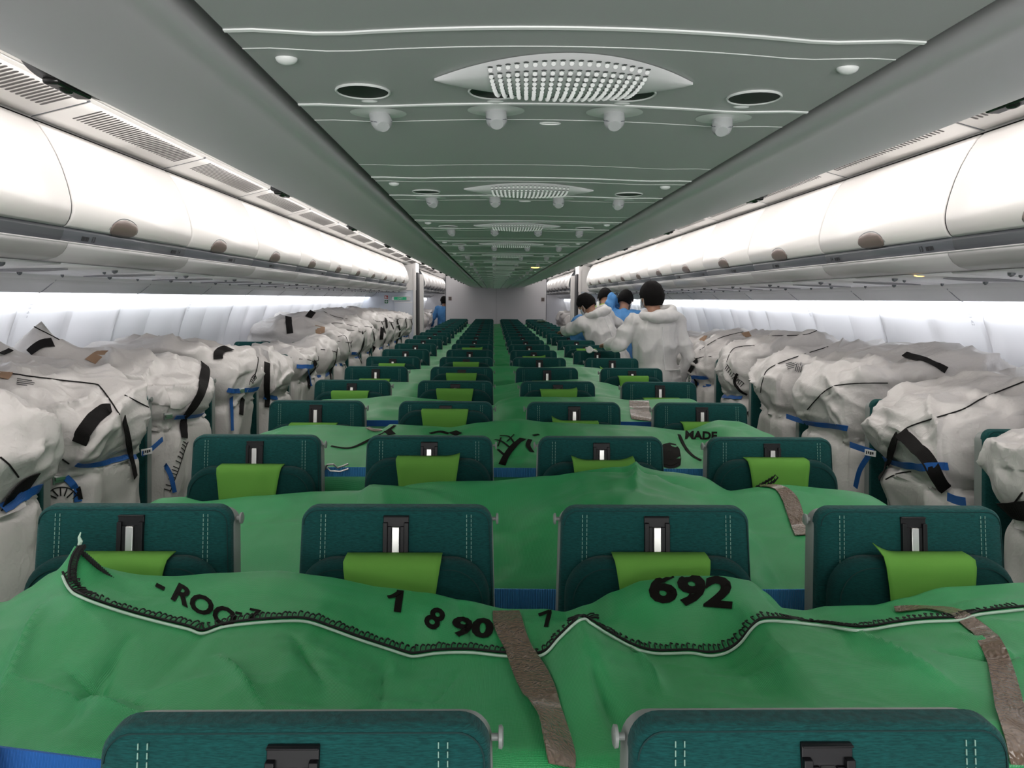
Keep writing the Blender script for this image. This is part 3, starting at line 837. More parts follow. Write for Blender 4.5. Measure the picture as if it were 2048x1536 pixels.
def ribbon(path, width, name, m, parent, th=.0022, wf=None):
    """flat band lying on a surface path [(point, normal)]"""
    if len(path) < 3: return None
    vs = []; L_ = len(path)
    for i, (p, nr) in enumerate(path):
        t = (path[min(i+1, L_-1)][0]-path[max(i-1, 0)][0])
        if t.length < 1e-7: t = Vector((1, 0, 0))
        w = t.normalized().cross(nr).normalized()*(width*.5*(wf(i/(L_-1)) if wf else 1))
        vs += [p-w, p+w, p+w+nr*th, p-w+nr*th]
    fs = []
    for i in range(L_-1):
        a = 4*i; c = a+4
        for k in range(4): fs.append((a+k, a+(k+1) % 4, c+(k+1) % 4, c+k))
    fs += [(0, 1, 2, 3)[::-1], tuple(4*(L_-1)+k for k in range(4))]
    b = MB(); b.add(vs, fs); return b.build(name, m, parent, ang=50)
def smooth_path(path, it=3):
    P = [list(q) for q in path]
    for _ in range(it):
        for i in range(1, len(P)-1):
            P[i] = [(P[i-1][0]+P[i][0]*2+P[i+1][0])/4, (P[i-1][1]+P[i][1]*2+P[i+1][1]).normalized()]
    return [tuple(q) for q in P]
def seam(bv, pts, parent, off_px=-9, cord=True, loops=True, lr=.0017, pitch=.0088, lh=.017):
    path = smooth_path(path_on(bv, pts, 12, .002))
    if cord:
        b = MB(); b.tube([p+n*.001 for p, n in path], .0022, 6); b.build('seam_cord', m_cord, parent)
    if loops:
        pk = smooth_path(path_on(bv, [(a, c+off_px) for a, c in pts], 12, .002))
        b = MB(); b.tube([p for p, n in pk], .0022, 5); b.build('overlock_thread', m_bthread, parent)
        # loops: little slanted stitches on the far side of the thread
        b = MB(); acc = 0; k = 0
        for i in range(1, len(pk)):
            p, n = pk[i]; q = pk[i-1][0]; d = (p-q).length; acc += d
            while acc > pitch:
                acc -= pitch; t = (p-q).normalized(); w = n.cross(t).normalized()
                if w.y < 0: w = -w
                k += 1; hh = lh*(.8+.4*((k*37) % 10)/10)
                a0 = p - t*acc; tip = a0+w*hh+t*.0016
                ang = .3
                b.tube([a0, a0+w*hh*.6+n*.002, tip+n*.001], lr*.75, 4); b.tube([tip+n*.001, tip+t*.004-w*.002], lr*.75, 4)
        if b.v: b.build('overlock_loops', m_bthread, parent)
def lay_text(bv, s, px, size_px, rot, parent, name, squash=1.0, bold=.035, shear=0):
    """lettering printed on the sack: every vertex dropped on the surface along the line of sight of its pixel"""
    me = text_mesh(s, 1.0, bold, shear)
    bm = bmesh.new(); bm.from_mesh(me)
    bmesh.ops.triangulate(bm, faces=bm.faces)
    for _ in range(2): bmesh.ops.subdivide_edges(bm, edges=[e for e in bm.edges if e.calc_length() > .09], cuts=1)
    bmesh.ops.triangulate(bm, faces=bm.faces)
    ca, sa = math.cos(rot), math.sin(rot); bad = []
    for v in bm.verts:
        x, y = v.co.x*size_px, v.co.y*size_px*squash
        a = px[0]+x*ca+y*sa; c = px[1]+x*sa-y*ca
        h, nr = cast_px(bv, a, c)
        if h is None: bad.append(v); continue
        if nr.dot(CAM-h) < 0: nr = -nr
        v.co = h+nr*.0016
    bmesh.ops.delete(bm, geom=bad, context='VERTS')
    lim = [f for f in bm.faces if max(e.calc_length() for e in f.edges) > .12]
    bmesh.ops.delete(bm, geom=lim, context='FACES')
    bm.to_mesh(me); bm.free(); me.materials.clear(); me.materials.append(m_blackink)
    o = bpy.data.objects.new(name, me); COL.objects.link(o); o.parent = parent
    return o

# --- first sack, between the first and second row
YR = 1.37
rid = pxcurve([(0, 1212), (60, 1180), (110, 1158), (180, 1160), (230, 1163), (320, 1160), (430, 1152), (550, 1146), (650, 1158), (760, 1180), (850, 1192), (920, 1205), (1010, 1226), (1090, 1226), (1130, 1232), (1180, 1216), (1230, 1190), (1290, 1168), (1360, 1158), (1450, 1158), (1505, 1166), (1540, 1190), (1565, 1220), (1620, 1226), (1660, 1218), (1760, 1216), (1830, 1200), (1900, 1180), (1980, 1177), (2060, 1172), (2150, 1180)], YR)
SEAM1 = [(127, 1154), (138, 1183), (163, 1199), (210, 1217), (268, 1235), (326, 1250), (376, 1262), (405, 1271), (449, 1257), (507, 1250), (565, 1246), (612, 1247), (660, 1262), (714, 1282), (769, 1300), (816, 1315), (834, 1316), (877, 1310), (942, 1309), (1011, 1316), (1084, 1315), (1123, 1277), (1163, 1242), (1181, 1250), (1217, 1273), (1268, 1300), (1312, 1311), (1380, 1310), (1418, 1315), (1455, 1308), (1484, 1288), (1509, 1257), (1531, 1246), (1581, 1248), (1654, 1257), (1726, 1264), (1799, 1253), (1853, 1247), (1922, 1244), (1958, 1233), (2047, 1223)]
YM = 1.20
mid = pxcurve([(0, 1222)]+SEAM1[2:]+[(2120, 1222)], YM)
mid = [(x, z) for x, z in mid]
frt = [(-1.2, .90), (-.9, .95), (-.6, 1.015), (-.3, 1.03), (0, 1.02), (.03, 1.0), (.3, 1.045), (.6, 1.045), (.9, 1.01), (1.2, .98)]
ear = atY(158, 1100, 1.34)
C1 = [(-.62, 1.15, -.60, .93, .012, -.010), (-.47, 1.10, -.36, .95, .010, .010), (-.78, 1.2, -.70, .95, .016, .014), (-.66, 1.05, -.50, .97, .010, -.008), (-.24, 1.18, -.22, 1.0, .010, -.010),
      (.07, 1.16, .10, .9, .022, -.016), (.16, 1.18, .17, 1.02, .012, .012), (.48, 1.18, .56, 1.00, .018, .014), (.60, 1.10, .78, 1.04, .010, -.010), (.86, 1.2, .92, .95, .02, -.014), (-.12, 1.14, -.16, 1.02, .014, -.007),
      (-.13, 1.38, -.10, 1.24, .012, -.010), (.66, 1.15, .72, 1.0, .014, .012), (-.38, 1.18, -.30, 1.04, .010, -.008), (-.72, 1.02, -.45, .92, .014, .010)]
sack1, bv1 = green_sack(.85, 1.425, rid, mid, frt, 1.3, nx=330, ny=110, creases=C1, bumps=[(ear.x, 1.33, .042, .085)], ridge_t=.87, mid_t=(YM-.85)/.575, amp=.85)
tag(sack1, 'large green woven cargo sack with stitched seam nearest the camera, across the second seat row', 'sack', 'green cargo sacks')
seam(bv1, SEAM1, sack1)
# stitched ear of the sack standing up at the left
b = MB()
A = atY(158, 1092, 1.33); B = atY(240, 1166, 1.35); Cc = atY(140, 1180, 1.28); D = atY(175, 1172, 1.30)
vs = []; n = 8
for i in range(n+1):
    t = i/n; p = A.lerp(B, t); q = Cc.lerp(D, t)
    vs += [p, p.lerp(q, .5)+Vector((0, .006, 0)), q]
fs = [(3*i+k, 3*i+k+1, 3*i+k+4, 3*i+k+3) for i in range(n) for k in range(2)]
b.add(vs, fs); b.build('corner_flap', m_green, sack1, solid=.002)
b = MB(); n = 22
for i in range(n):
    p = A.lerp(B, i/n)+Vector((0, -.004, 0)); b.tube([p, p+Vector((.004, -.003, -.010)), p+Vector((.009, -.002, -.013)), p+Vector((.007, -.002, -.002))], .0013, 4)
pts = catmull([atY(a, c, Y) for a, c, Y in ((158, 1092, 1.325), (146, 1110, 1.315), (139, 1135, 1.30), (140, 1160, 1.285), (152, 1180, 1.27), (175, 1196, 1.255))], 8)
b.tube(pts, .003, 6)
for i in range(0, len(pts)-1, 1):
    p = pts[i]; b.tube([p, p+Vector((.011, -.002, .003)), p+Vector((.013, -.002, -.002))], .0012, 4)
b.build('ear_stitching', m_bthread, sack1)
b = MB(); b.tube([A, A+Vector((.003, 0, .008)), A+Vector((.001, 0, .016)), A+Vector((.004, 0, .024))], [.003, .004, .0022, .001], 6); b.build('thread_tail', m_cord, sack1)
lay_text(bv1, '- ROO', (392, 1207), 62, R(27), sack1, 'lettering', .8)
lay_text(bv1, '- 7', (495, 1229), 44, R(12), sack1, 'lettering', .7)
lay_text(bv1, '1', (797, 1206), 76, R(8), sack1, 'lettering', .75, .045)
lay_text(bv1, '8', (868, 1240), 66, R(35), sack1, 'lettering', .9, .03)
lay_text(bv1, '90', (945, 1258), 82, R(4), sack1, 'lettering', .62, .045)
lay_text(bv1, '7', (1095, 1240), 60, R(-20), sack1, 'lettering', .7, .03)
lay_text(bv1, '692', (1382, 1184), 112, R(5), sack1, 'lettering', .72, .045)
pa = smooth_path(path_on(bv1, [(775, 1196), (786, 1194), (799, 1186)], 6, .002), 1); ribbon(pa, .010, 'printed_line', m_blackink, sack1, .0006)
# brown tape strips over the sack
tp = smooth_path(path_on(bv1, [(1012, 1226), (1020, 1262), (1040, 1306), (1062, 1350), (1084, 1400), (1105, 1450), (1116, 1500), (1120, 1534)], 10, .003), 4)
o = ribbon(tp, .056, 'packing_tape', m_tape, sack1, .002, lambda t: (.86 if t < .3 else 1-.28*t)+.06*math.sin(t*17)); 
tp = smooth_path(path_on(bv1, [(1790, 1222), (1850, 1219), (1905, 1226), (1945, 1252), (1985, 1290), (2004, 1350), (2020, 1420), (2036, 1480), (2046, 1530)], 10, .003), 4)
o = ribbon(tp, .034, 'packing_tape', m_tape, sack1, .002, lambda t: .45+.55*abs(math.sin(1.6*t+.1)))

# --- second sack
rid2 = pxcurve([(200, 1010), (270, 1005), (330, 992), (370, 990), (409, 999), (520, 988), (636, 979), (722, 977), (745, 963), (886, 960), (980, 959), (1100, 947), (1167, 934), (1223, 928), (1273, 933), (1340, 940), (1399, 949), (1455, 978), (1519, 969), (1560, 965), (1673, 976), (1775, 991), (1800, 1020)], 2.20)
m2 = [(x, z-.035+.02*math.sin(x*7)) for x, z in rid2]; f2 = [(x, z-.12) for x, z in rid2]
sack2, bv2 = green_sack(1.66, 2.22, rid2, m2, f2, 7.7, nx=200, ny=60, ridge_t=.9, mid_t=.55, amp=.8, creases=[(.35, 2.25, .30, 1.95, .014, .016), (-.45, 2.25, -.2, 2.1, .02, -.012), (.1, 2.2, .5, 2.1, .012, -.01)])
tag(sack2, 'smooth green cargo sack with brown tape at its right end, behind the second seat row', 'sack', 'green cargo sacks')
tp = smooth_path(path_on(bv2, [(1462, 976), (1510, 974), (1556, 976), (1580, 1000), (1594, 1040), (1608, 1072)], 10, .003), 4)
ribbon(tp, .042, 'packing_tape', m_tape, sack2, .002, lambda t: .5+.5*min(1, t*2.2))
b = MB()
for i in range(7):
    p = atY(1505+i*6, 982-i*3.5, 2.22); b.tube([p, p+Vector((.012, -.004, .018)), p+Vector((.020, -.004, .010)), p+Vector((.008, -.002, -.008))], .0022, 5)
b.build('overlock_loops', m_bthread, sack2)
# --- third sack with print on its front
rid3 = pxcurve([(480, 885), (534, 863), (573, 852), (650, 850), (730, 854), (765, 858), (780, 848), (847, 852), (900, 856), (960, 846), (1036, 838), (1088, 845), (1180, 848), (1273, 852), (1375, 862), (1437, 840), (1478, 843), (1542, 868), (1580, 885)], 2.98)
sack3, bv3 = green_sack(2.46, 3.03, rid3, [(x, z-.03) for x, z in rid3], [(x, z-.06) for x, z in rid3], 3.1, nx=160, ny=44, ridge_t=.9, amp=.7)
tag(sack3, 'green cargo sack printed with black letters and a tree, behind the third seat row', 'sack', 'green cargo sacks')
lay_text(bv3, 'e', (1338, 905), 92, 0, sack3, 'lettering', 1.0, .05)
lay_text(bv3, 'MADE', (1402, 872), 24, R(2), sack3, 'lettering', .9, .04)
def inkline(bv, pts, w, parent):
    pa = smooth_path(path_on(bv, pts, 8, .002), 1); ribbon(pa, w, 'printed_line', m_blackink, parent, .0008)
inkline(bv3, [(662, 893), (700, 897), (740, 880), (775, 862), (790, 852)], .012, sack3)
inkline(bv3, [(510, 862), (514, 870), (520, 878)], .018, sack3)
inkline(bv3, [(1358, 870), (1370, 895), (1385, 912), (1402, 922)], .012, sack3)
inkline(bv3, [(1322, 925), (1340, 931), (1352, 925)], .014, sack3)
for pts, w in (([(1004, 930), (1014, 910), (1030, 890), (1046, 878)], .024), ([(1010, 912), (996, 900)], .008), ([(1022, 898), (1004, 884), (990, 880)], .007), ([(1030, 890), (1018, 874), (1000, 872)], .006), ([(1014, 884), (1028, 870)], .005), ([(996, 894), (1002, 876)], .005), ([(1060, 880), (1056, 892), (1064, 905)], .016), ([(1066, 872), (1078, 870)], .012)):
    inkline(bv3, pts, w, sack3)
inkline(bv3, [(775, 862), (784, 870)], .03, sack3); inkline(bv3, [(905, 864), (918, 870)], .03, sack3)
inkline(bv3, [(860, 868), (880, 864), (897, 868)], .014, sack3)
tp = path_on(bv3, [(735, 857), (748, 862), (762, 861)], 8, .003); ribbon(smooth_path(tp, 2), .02, 'packing_tape', m_tape, sack3)
# folded back flap with pale seam on the third sack
fl = pxcurve([(860, 862), (960, 852), (1036, 842), (1085, 848), (1200, 852), (1300, 858), (1380, 864)], 3.00)
# --- the rest of the sacks, one per seat gap
rg = random.Random(11)
for n in range(4, 20):
    ya = SY0+SEATP*n+.06; yb = SY0+SEATP*(n+1)-.155
    if n == 4: rid_ = pxcurve([(560, 815), (600, 800), (660, 798), (720, 797), (790, 790), (860, 797), (940, 806), (985, 812), (1000, 800), (1030, 794), (1120, 794), (1200, 793), (1260, 800), (1340, 797), (1400, 796), (1460, 806)], yb-.05)
    elif n == 5: rid_ = pxcurve([(640, 780), (680, 775), (780, 764), (830, 764), (880, 778), (985, 772), (1060, 762), (1120, 760), (1160, 758), (1210, 765), (1240, 773), (1300, 775)], yb-.05)
    elif n == 6: rid_ = pxcurve([(720, 750), (800, 740), (850, 738), (900, 745), (985, 733), (1010, 731), (1060, 735), (1150, 733), (1190, 735), (1240, 748)], yb-.05)
    else:
        rid_ = []
        for i in range(13):
            x = -1.15+2.3*i/12; rid_.append((x, 1.025+.050*noise.noise(Vector((x*2.2+n*3.3, n*1.7, 0)))+.02*rg.random()))
    lab = f'green woven cargo sack behind the {NUMS[n-1]} seat row of the centre block'
    so, bvx = green_sack(ya, yb, rid_, [(x, z-.02) for x, z in rid_], [(x, z-.05) for x, z in rid_], n*2.37, x0=-.985, x1=.985, nx=90 if n < 9 else 50, ny=22 if n < 9 else 12, ridge_t=.88, amp=.9)
    tag(so, lab, 'sack', 'green cargo sacks')
    if n == 4:
        tp = smooth_path(path_on(bvx, [(1278, 803), (1279, 815), (1281, 830), (1284, 842)], 8, .003), 2); ribbon(tp, .095, 'packing_tape', m_tape, so)

# ------------------------------------------------------------------ blue ratchet straps across the seat rows
def strap(y, z, x0, x1, w, m, label, sag=0.0):
    b = MB(); n = 24
    pts = [(x0+(x1-x0)*i/n, y+.002*math.sin(i*1.3), z-sag*math.sin(PI*i/n)) for i in range(n+1)]
    vs = []
    for x, yy, zz in pts: vs += [(x, yy, zz-w/2), (x, yy, zz+w/2), (x, yy+.003, zz+w/2), (x, yy+.003, zz-w/2)]
    fs = [(4*i+k, 4*i+(k+1) % 4, 4*i+4+(k+1) % 4, 4*i+4+k) for i in range(n) for k in range(4)]
    fs += [(0, 1, 2, 3)[::-1], tuple(4*n+k for k in range(4))]
    b.add(vs, fs); o = b.build('cargo_strap', m, ang=40); tag(o, label, 'strap', 'blue straps across the centre rows'); return o
b1 = atY(1050, 1200, 1.632).z
strap(1.632, b1, -1.0, 1.0, .048, m_bluef, 'ribbed blue strap across the backs of the second seat row')
strap(2.443, atY(1030, 939, 2.49).z, -1.0, 1.0, .030, m_bluef, 'ribbed blue strap across the backs of the third seat row')
strap(3.253, atY(1265, 846, 3.30).z, -1.0, 1.0, .026, m_blue, 'flat blue strap across the backs of the fourth seat row')
pl, pr_ = atY(0, 1524, .812), atY(215, 1552, .812)
b = MB(); vs = []; n = 12
for i in range(n+1):
    t = -.35+1.45*i/n; q = pl.lerp(pr_, t); vs += [q-Vector((0, 0, .017)), q+Vector((0, 0, .017)), q+Vector((0, .003, .017)), q+Vector((0, .003, -.017))]
b.add(vs, [(4*i+k, 4*i+(k+1) % 4, 4*i+4+(k+1) % 4, 4*i+4+k) for i in range(n) for k in range(4)]+[(3, 2, 1, 0), tuple(4*n+k for k in range(4))])
tag(b.build('cargo_strap', m_blue, ang=40), 'flat blue strap sloping at the lower left corner behind the nearest row', 'strap', 'blue straps across the centre rows')
# ratchet hook on the third row strap
t = empty('strap_hook', (atY(668, 935, 2.43))); tag(t, 'steel wire hook of a blue strap beside the leftmost seat of the third row', 'hook')
b = MB(); b.tube([(-.03, 0, -.008), (-.02, -.005, .010), (0, -.008, .012), (.012, -.006, 0), (.03, -.004, .006), (.045, 0, .012)], .003, 8); b.build('hook', m_buckle, t)
b = MB(); b.tube([(-.03, 0, .006), (-.01, -.004, -.010), (.02, -.004, -.012), (.045, 0, -.004)], .003, 8); b.build('loop', m_buckle, t)

# ------------------------------------------------------------------ white woven sacks strapped on the side seats
def white_sack(s, ya, yb, zi, zo, zp, seed, fine=1.0, xi=1.49, xo=2.50, over=.07, bulge=.03, peaks=()):
    """closed sack: boxy below the strap, swollen and overhanging above it"""
    nu = int(130*fine); nv = int(76*fine); xc = (xi+xo)/2; yc = (ya+yb)/2; hx = (xo-xi)/2; hy = (yb-ya)/2
    z0 = .487; vs = []
    S = Vector((seed*3.7, seed*1.3, seed*.7))
    for j in range(nv+1):
        v = j/nv
        # vertical coordinate: side part then dome
        if v < .72: q = v/.72; zz = q*.80; sc = 1.0
        else: a = (v-.72)/.28*PI/2; zz = .80+.20*math.sin(a)**.9; sc = max(.0, math.cos(a))**.55
        for i in range(nu):
            th = 2*PI*i/nu; c, d = math.cos(th), math.sin(th)
            e = 2/4.5; ux = math.copysign(abs(c)**e, c); uy = math.copysign(abs(d)**e, d)
            x = ux*sc; y = uy*sc
            tilt = (1+ux*sc)/2                       # 1 = window side
            zt = zi+(zo-zi)*tilt + .05*noise.noise(Vector((ux*sc*1.6+seed, uy*sc*1.6, seed)))
            z = z0+(zt-z0)*zz
            grow_x = hx*(.985); grow_y = hy*.985
            up_ = sst(zp+.01, zp+.14, z)
            pin = math.exp(-((z-zp)/.035)**2)
            ax = grow_x + bulge*up_ - .030*pin*(1 if c < 0 else .2)
            ay = grow_y + over*sst(1.165, 1.25, z) + .012*up_ - .02*pin
            if z < zp: ay -= .012
            X = x*ax; Y = y*ay
            p = Vector((xc+X, yc+Y, z)) + S
            # slumping lumps, then creases
            n = Vector((x*1.0, y*1.0, .15 if v < .72 else 1.0)); n.normalize()
            lump = noise.noise(p*2.6)*.055 + noise.noise(p*5.0)*.016
            if z > zp-.02:
                cr = max(0, 1-abs(noise.noise(Vector((p.x*4+p.z*3, p.y*4-p.z*2, p.z*4)))*3.2))**2*.034 + max(0, 1-abs(noise.noise(p*8+Vector((5, 1, 2)))*3.0))**2*.012
                dd, pp = noise.voronoi(p*Vector((5.5, 5.5, 4.6))); cr += -min(.55, dd[1]-dd[0])*.042+.012
                dd, pp = noise.voronoi(p*12+Vector((3, 3, 3))); cr += -min(.4, dd[1]-dd[0])*.012
            else:
                pl = Vector((p.x*9, p.y*9, p.z*1.4)); cr = (1-abs(noise.noise(pl)*2.2))*.022 + noise.noise(p*14)*.006
                dd, pp = noise.voronoi(p*Vector((6, 6, 3.5))); cr += -(dd[1]-dd[0])*.014
            k = lump+cr-.012
            if z < 1.17 and abs(uy) > .8: k = min(k, 0)*.5+max(k, 0)*.25
            if j == 0: k = 0
            pk = sum(h_*math.exp(-math.hypot(xc+X-a_, yc+Y-b_)/r_) for a_, b_, r_, h_ in peaks) if v > .70 else 0
            vs.append((s*(xc+X+n.x*k), yc+Y+n.y*k+.16*min(0, z-1.14), z+n.z*k*(.4 if v < .72 else .9)+pk))
    fs = []
    for j in range(nv):
        for i in range(nu):
            a = j*nu+i; b_ = j*nu+(i+1) % nu; q = (a, b_, b_+nu, a+nu); fs.append(q if s > 0 else q[::-1])
    fs.append(tuple(range(nu)) if s < 0 else tuple(range(nu))[::-1]); fs.append(tuple(nv*nu+i for i in range(nu))[::1 if s > 0 else -1])
    b = MB(); b.add(vs, fs); o = b.build('white_sack', m_bag, ang=75)
    return o, vs, fs
# (ya, yb, z aisle, z window, strap z)
WL = [(1.88, 2.56, 1.27, 1.36, .955), (2.72, 3.33, 1.24, 1.34, .935), (3.50, 4.13, 1.22, 1.32, .965), (4.29, 4.91, 1.26, 1.30, .96), (5.07, 5.70, 1.13, 1.24, .90), (5.86, 6.45, 1.17, 1.16, .93), (6.65, 7.24, 1.19, 1.14, .90), (7.43, 8.03, 1.22, 1.38, .93), (8.22, 8.82, 1.30, 1.43, .93), (9.0, 9.60, 1.32, 1.40, .93), (9.78, 10.4, 1.36, 1.42, .93), (10.57, 11.17, 1.33, 1.40, .93), (11.35, 11.95, 1.35, 1.40, .93), (12.14, 12.75, 1.33, 1.38, .93), (12.95, 13.5, 1.30, 1.38, .93)]
WR = [(1.80, 2.48, 1.22, 1.30, .90), (2.66, 3.26, 1.22, 1.30, .905), (3.44, 4.04, 1.29, 1.33, .93), (4.22, 4.83, 1.24, 1.34, .93), (5.0, 5.61, 1.25, 1.33, .93), (5.79, 6.40, 1.22, 1.34, .93), (6.57, 7.18, 1.22, 1.30, .93), (7.36, 7.97, 1.20, 1.26, .93), (8.14, 8.70, 1.12, 1.22, .93), (9.72, 10.26, 1.10, 1.20, .9), (10.5, 11.05, 1.12, 1.22, .9)]
PEAKS = {(-1, 2): [(2.15, 3.62, .10, .16)], (-1, 1): [(2.2, 3.0, .14, .07)], (-1, 3): [(1.9, 4.5, .08, .04)], (1, 4): [(2.0, 5.1, .09, .08)], (1, 3): [(2.1, 4.6, .12, .06)], (1, 1): [(2.2, 3.1, .14, .06)], (-1, 7): [(1.9, 7.7, .10, .08)], (-1, 9): [(2.0, 9.2, .10, .08)]}
WHITE = {-1: [], 1: []}; WV = {-1: [[], []], 1: [[], []]}; owner = {-1: [], 1: []}
for s, tab in ((-1, WL), (1, WR)):
    for k, (ya, yb, zi, zo, zp) in enumerate(tab):
        fine = 1.35 if k < 3 else 1.0 if k < 6 else .62
        low = (s < 0 and k in (4, 5, 6))
        o, vs, fs = white_sack(s, ya, yb, zi, zo, zp, k*1.9+(0 if s < 0 else 40)+3, fine, xi=1.50 if k else (1.43 if s < 0 else 1.48), xo=2.40 if not low else 2.0, over=(.065 if k < 4 else .04) if not low else 0, peaks=PEAKS.get((s, k), ()))
        b0 = len(WV[s][0]); WV[s][0] += [Vector(v) for v in vs]; WV[s][1] += [tuple(q+b0 for q in f) for f in fs]; owner[s] += [k]*len(fs)
        WHITE[s].append(o)
        tag(o, f'white woven plastic cargo sack on the {SIDE[s]} side seats, {NUMS[k]} from the camera', 'sack', f'white sacks on the {SIDE[s]} side seats')
BVW = {s: BVHTree.FromPolygons(WV[s][0], WV[s][1]) for s in (-1, 1)}
def own_of(s, p):
    h = BVW[s].find_nearest(p); return WHITE[s][owner[s][h[2]]]
def wpath(s, pts, off=.003, n=9, sm=2):
    pa = path_on(BVW[s], pts, n, off)
    return smooth_path(pa, sm) if len(pa) > 3 else []
def webb(s, pts, w):
    pa = wpath(s, pts, .008, 9, 1)
    if pa:
        nn = [q[1] for q in pa]; pa = [(q[0], sum(nn[max(0, i-4):i+5], Vector()).normalized()) for i, q in enumerate(pa)]
        ribbon(pa, w, 'webbing_handle', m_webb, own_of(s, pa[len(pa)//2][0]), .003)
def thin(s, pts, w=.0055):
    pa = wpath(s, pts, .002, 9, 1)
    if pa: b = MB(); b.tube([p for p, n_ in pa], w*.5, 5); b.build('seam_piping', m_webb, own_of(s, pa[len(pa)//2][0]))
def ladder(s, pts, w=.030):
    pa = wpath(s, pts, .002, 12, 2)
    if not pa: return
    b = MB(); acc = 0; L_ = []
    for i in range(1, len(pa)):
        p, nr = pa[i]; t = (p-pa[i-1][0]); acc += t.length
        if t.length < 1e-6: continue
        t.normalize(); wv = t.cross(nr).normalized()*w*.5; L_.append(p-wv)
        if acc > .014: acc = 0; b.tube([p-wv, p+nr*.002, p+wv], .0022, 4)
    b.tube(L_, .002, 4); b.build('ladder_stitching', m_bthread, own_of(s, pa[0][0]))
def card(s, pts, w):
    pa = wpath(s, pts, .003, 5, 1)
    if pa: ribbon(pa, w, 'tape_patch', m_card, own_of(s, pa[0][0]), .001)
nblue = [0]
def bluestrap(s, pts, w, label):
    pa = path_on(BVW[s], pts, 9, .009)
    if len(pa) < 4: return
    nn = [q[1] for q in pa]; L_ = len(pa)
    pa = [((pa[max(i-1, 0)][0]+pa[i][0]*2+pa[min(i+1, L_-1)][0])/4, sum(nn[max(0, i-5):i+6], Vector()).normalized()) for i in range(L_)]
    o = ribbon(pa, w, 'cargo_strap', m_blue, None, .002); tag(o, label, 'strap', 'blue straps round the white sacks')
    return pa
# --- left, near
for pts, w in (([(157, 886), (168, 865), (186, 840), (208, 822), (222, 820)], .05), ([(243, 836), (251, 872), (258, 908), (267, 954)], .028), ([(0, 1010), (36, 972), (64, 958)], .055),
               ([(390, 718), (404, 722), (409, 740), (406, 765), (394, 797), (376, 822), (366, 832)], .05), ([(365, 834), (365, 850), (366, 876)], .04), ([(458, 698), (439, 704), (437, 720)], .05), ([(533, 727), (533, 770), (533, 815)], .04),
               ([(104, 686), (80, 692), (54, 714)], .045), ([(20, 703), (2, 712)], .02), ([(577, 628), (577, 646), (580, 667)], .06), ([(634, 618), (625, 625), (615, 638)], .07), ([(756, 658), (746, 695), (736, 708)], .06), ([(764, 656), (762, 679)], .05), ([(771, 638), (773, 656)], .06), ([(150, 975), (156, 1000)], .03), ([(484, 790), (480, 830)], .03)):
    webb(-1, pts, w)
for pts in ([(18, 747), (107, 759), (186, 768), (200, 775), (222, 804), (238, 829)], [(249, 791), (297, 815)], [(0, 915), (18, 930), (36, 954)], [(109, 911), (125, 918), (138, 927)], [(473, 689), (501, 693), (516, 718), (508, 757)], [(584, 633), (644, 647), (676, 646), (715, 654)], [(637, 617), (666, 632), (695, 638)], [(523, 682), (539, 684), (560, 698)], [(62, 650), (90, 665), (118, 680)], [(130, 678), (150, 682), (170, 680)], [(675, 674), (690, 672), (697, 690), (699, 704)]):
    thin(-1, pts)
ladder(-1, [(372, 879), (358, 919), (333, 983)]); ladder(-1, [(100, 1000), (112, 985), (135, 985), (152, 1003)], .03); ladder(-1, [(498, 780), (505, 760), (512, 752)])
card(-1, [(180, 724), (198, 709), (212, 702)], .05); card(-1, [(0, 757), (12, 745)], .05); card(-1, [(640, 650), (641, 668)], .09)
P1 = bluestrap(-1, [(0, 1022), (36, 997), (64, 979), (107, 961), (128, 955)], .030, 'blue strap under the swollen white sack nearest on the left')
bluestrap(-1, [(130, 956), (148, 975), (156, 1004)], .024, 'loose blue strap end hanging by the nearest left sack')
bluestrap(-1, [(154, 927), (200, 926), (251, 917), (286, 906)], .020, 'blue strap pulled round the second left sack')
bluestrap(-1, [(347, 833), (394, 829), (433, 822)], .022, 'blue strap with steel buckle round the third left sack')
bluestrap(-1, [(328, 929), (340, 950), (347, 985)], .020, 'blue strap end hanging low on the third left sack')
bluestrap(-1, [(453, 779), (480, 782), (515, 775)], .026, 'blue strap round the fourth left sack')
bluestrap(-1, [(460, 792), (461, 830), (462, 862)], .024, 'blue strap end hanging straight down the fourth left sack')
bluestrap(-1, [(526, 793), (553, 797)], .026, 'blue strap round the low fifth left sack')
bluestrap(-1, [(584, 732), (613, 734), (625, 731)], .03, 'blue strap round the sixth left sack')
bluestrap(-1, [(615, 738), (621, 773)], .026, 'blue strap end hanging on the sixth left sack')
bluestrap(-1, [(700, 706), (726, 707)], .03, 'blue strap round a far left sack')
# --- right, near
for pts, w in (([(1809, 711), (1843, 720), (1874, 733), (1891, 742)], .035), ([(1799, 870), (1789, 890), (1775, 935), (1758, 966)], .030), ([(1802, 867), (1823, 887), (1854, 918), (1874, 949), (1893, 979)], .048), ([(1517, 654), (1533, 671)], .06), ([(1686, 676), (1700, 675)], .05), ([(1498, 822), (1509, 853)], .035), ([(2008, 1018), (2047, 1021), (2080, 1026)], .06), ([(2018, 1041), (2008, 1066), (1997, 1092)], .07), ([(1476, 747), (1469, 764), (1478, 778), (1495, 788)], .018), ([(1422, 640), (1432, 641)], .06), ([(1748, 985), (1757, 1000)], .06)):
    webb(1, pts, w)
for pts in ([(2048, 764), (1963, 798), (1926, 819), (1861, 839), (1820, 853), (1801, 867)], [(1521, 785), (1526, 760), (1539, 737), (1587, 716), (1656, 694)], [(1615, 819), (1656, 778), (1707, 767), (1775, 766)], [(1454, 723), (1468, 697), (1509, 691)], [(1536, 672), (1608, 670), (1645, 660), (1683, 682)], [(1772, 959), (1795, 948), (1823, 943)], [(2046, 985), (2030, 1005)], [(1400, 700), (1440, 676), (1490, 663)]):
    thin(1, pts)
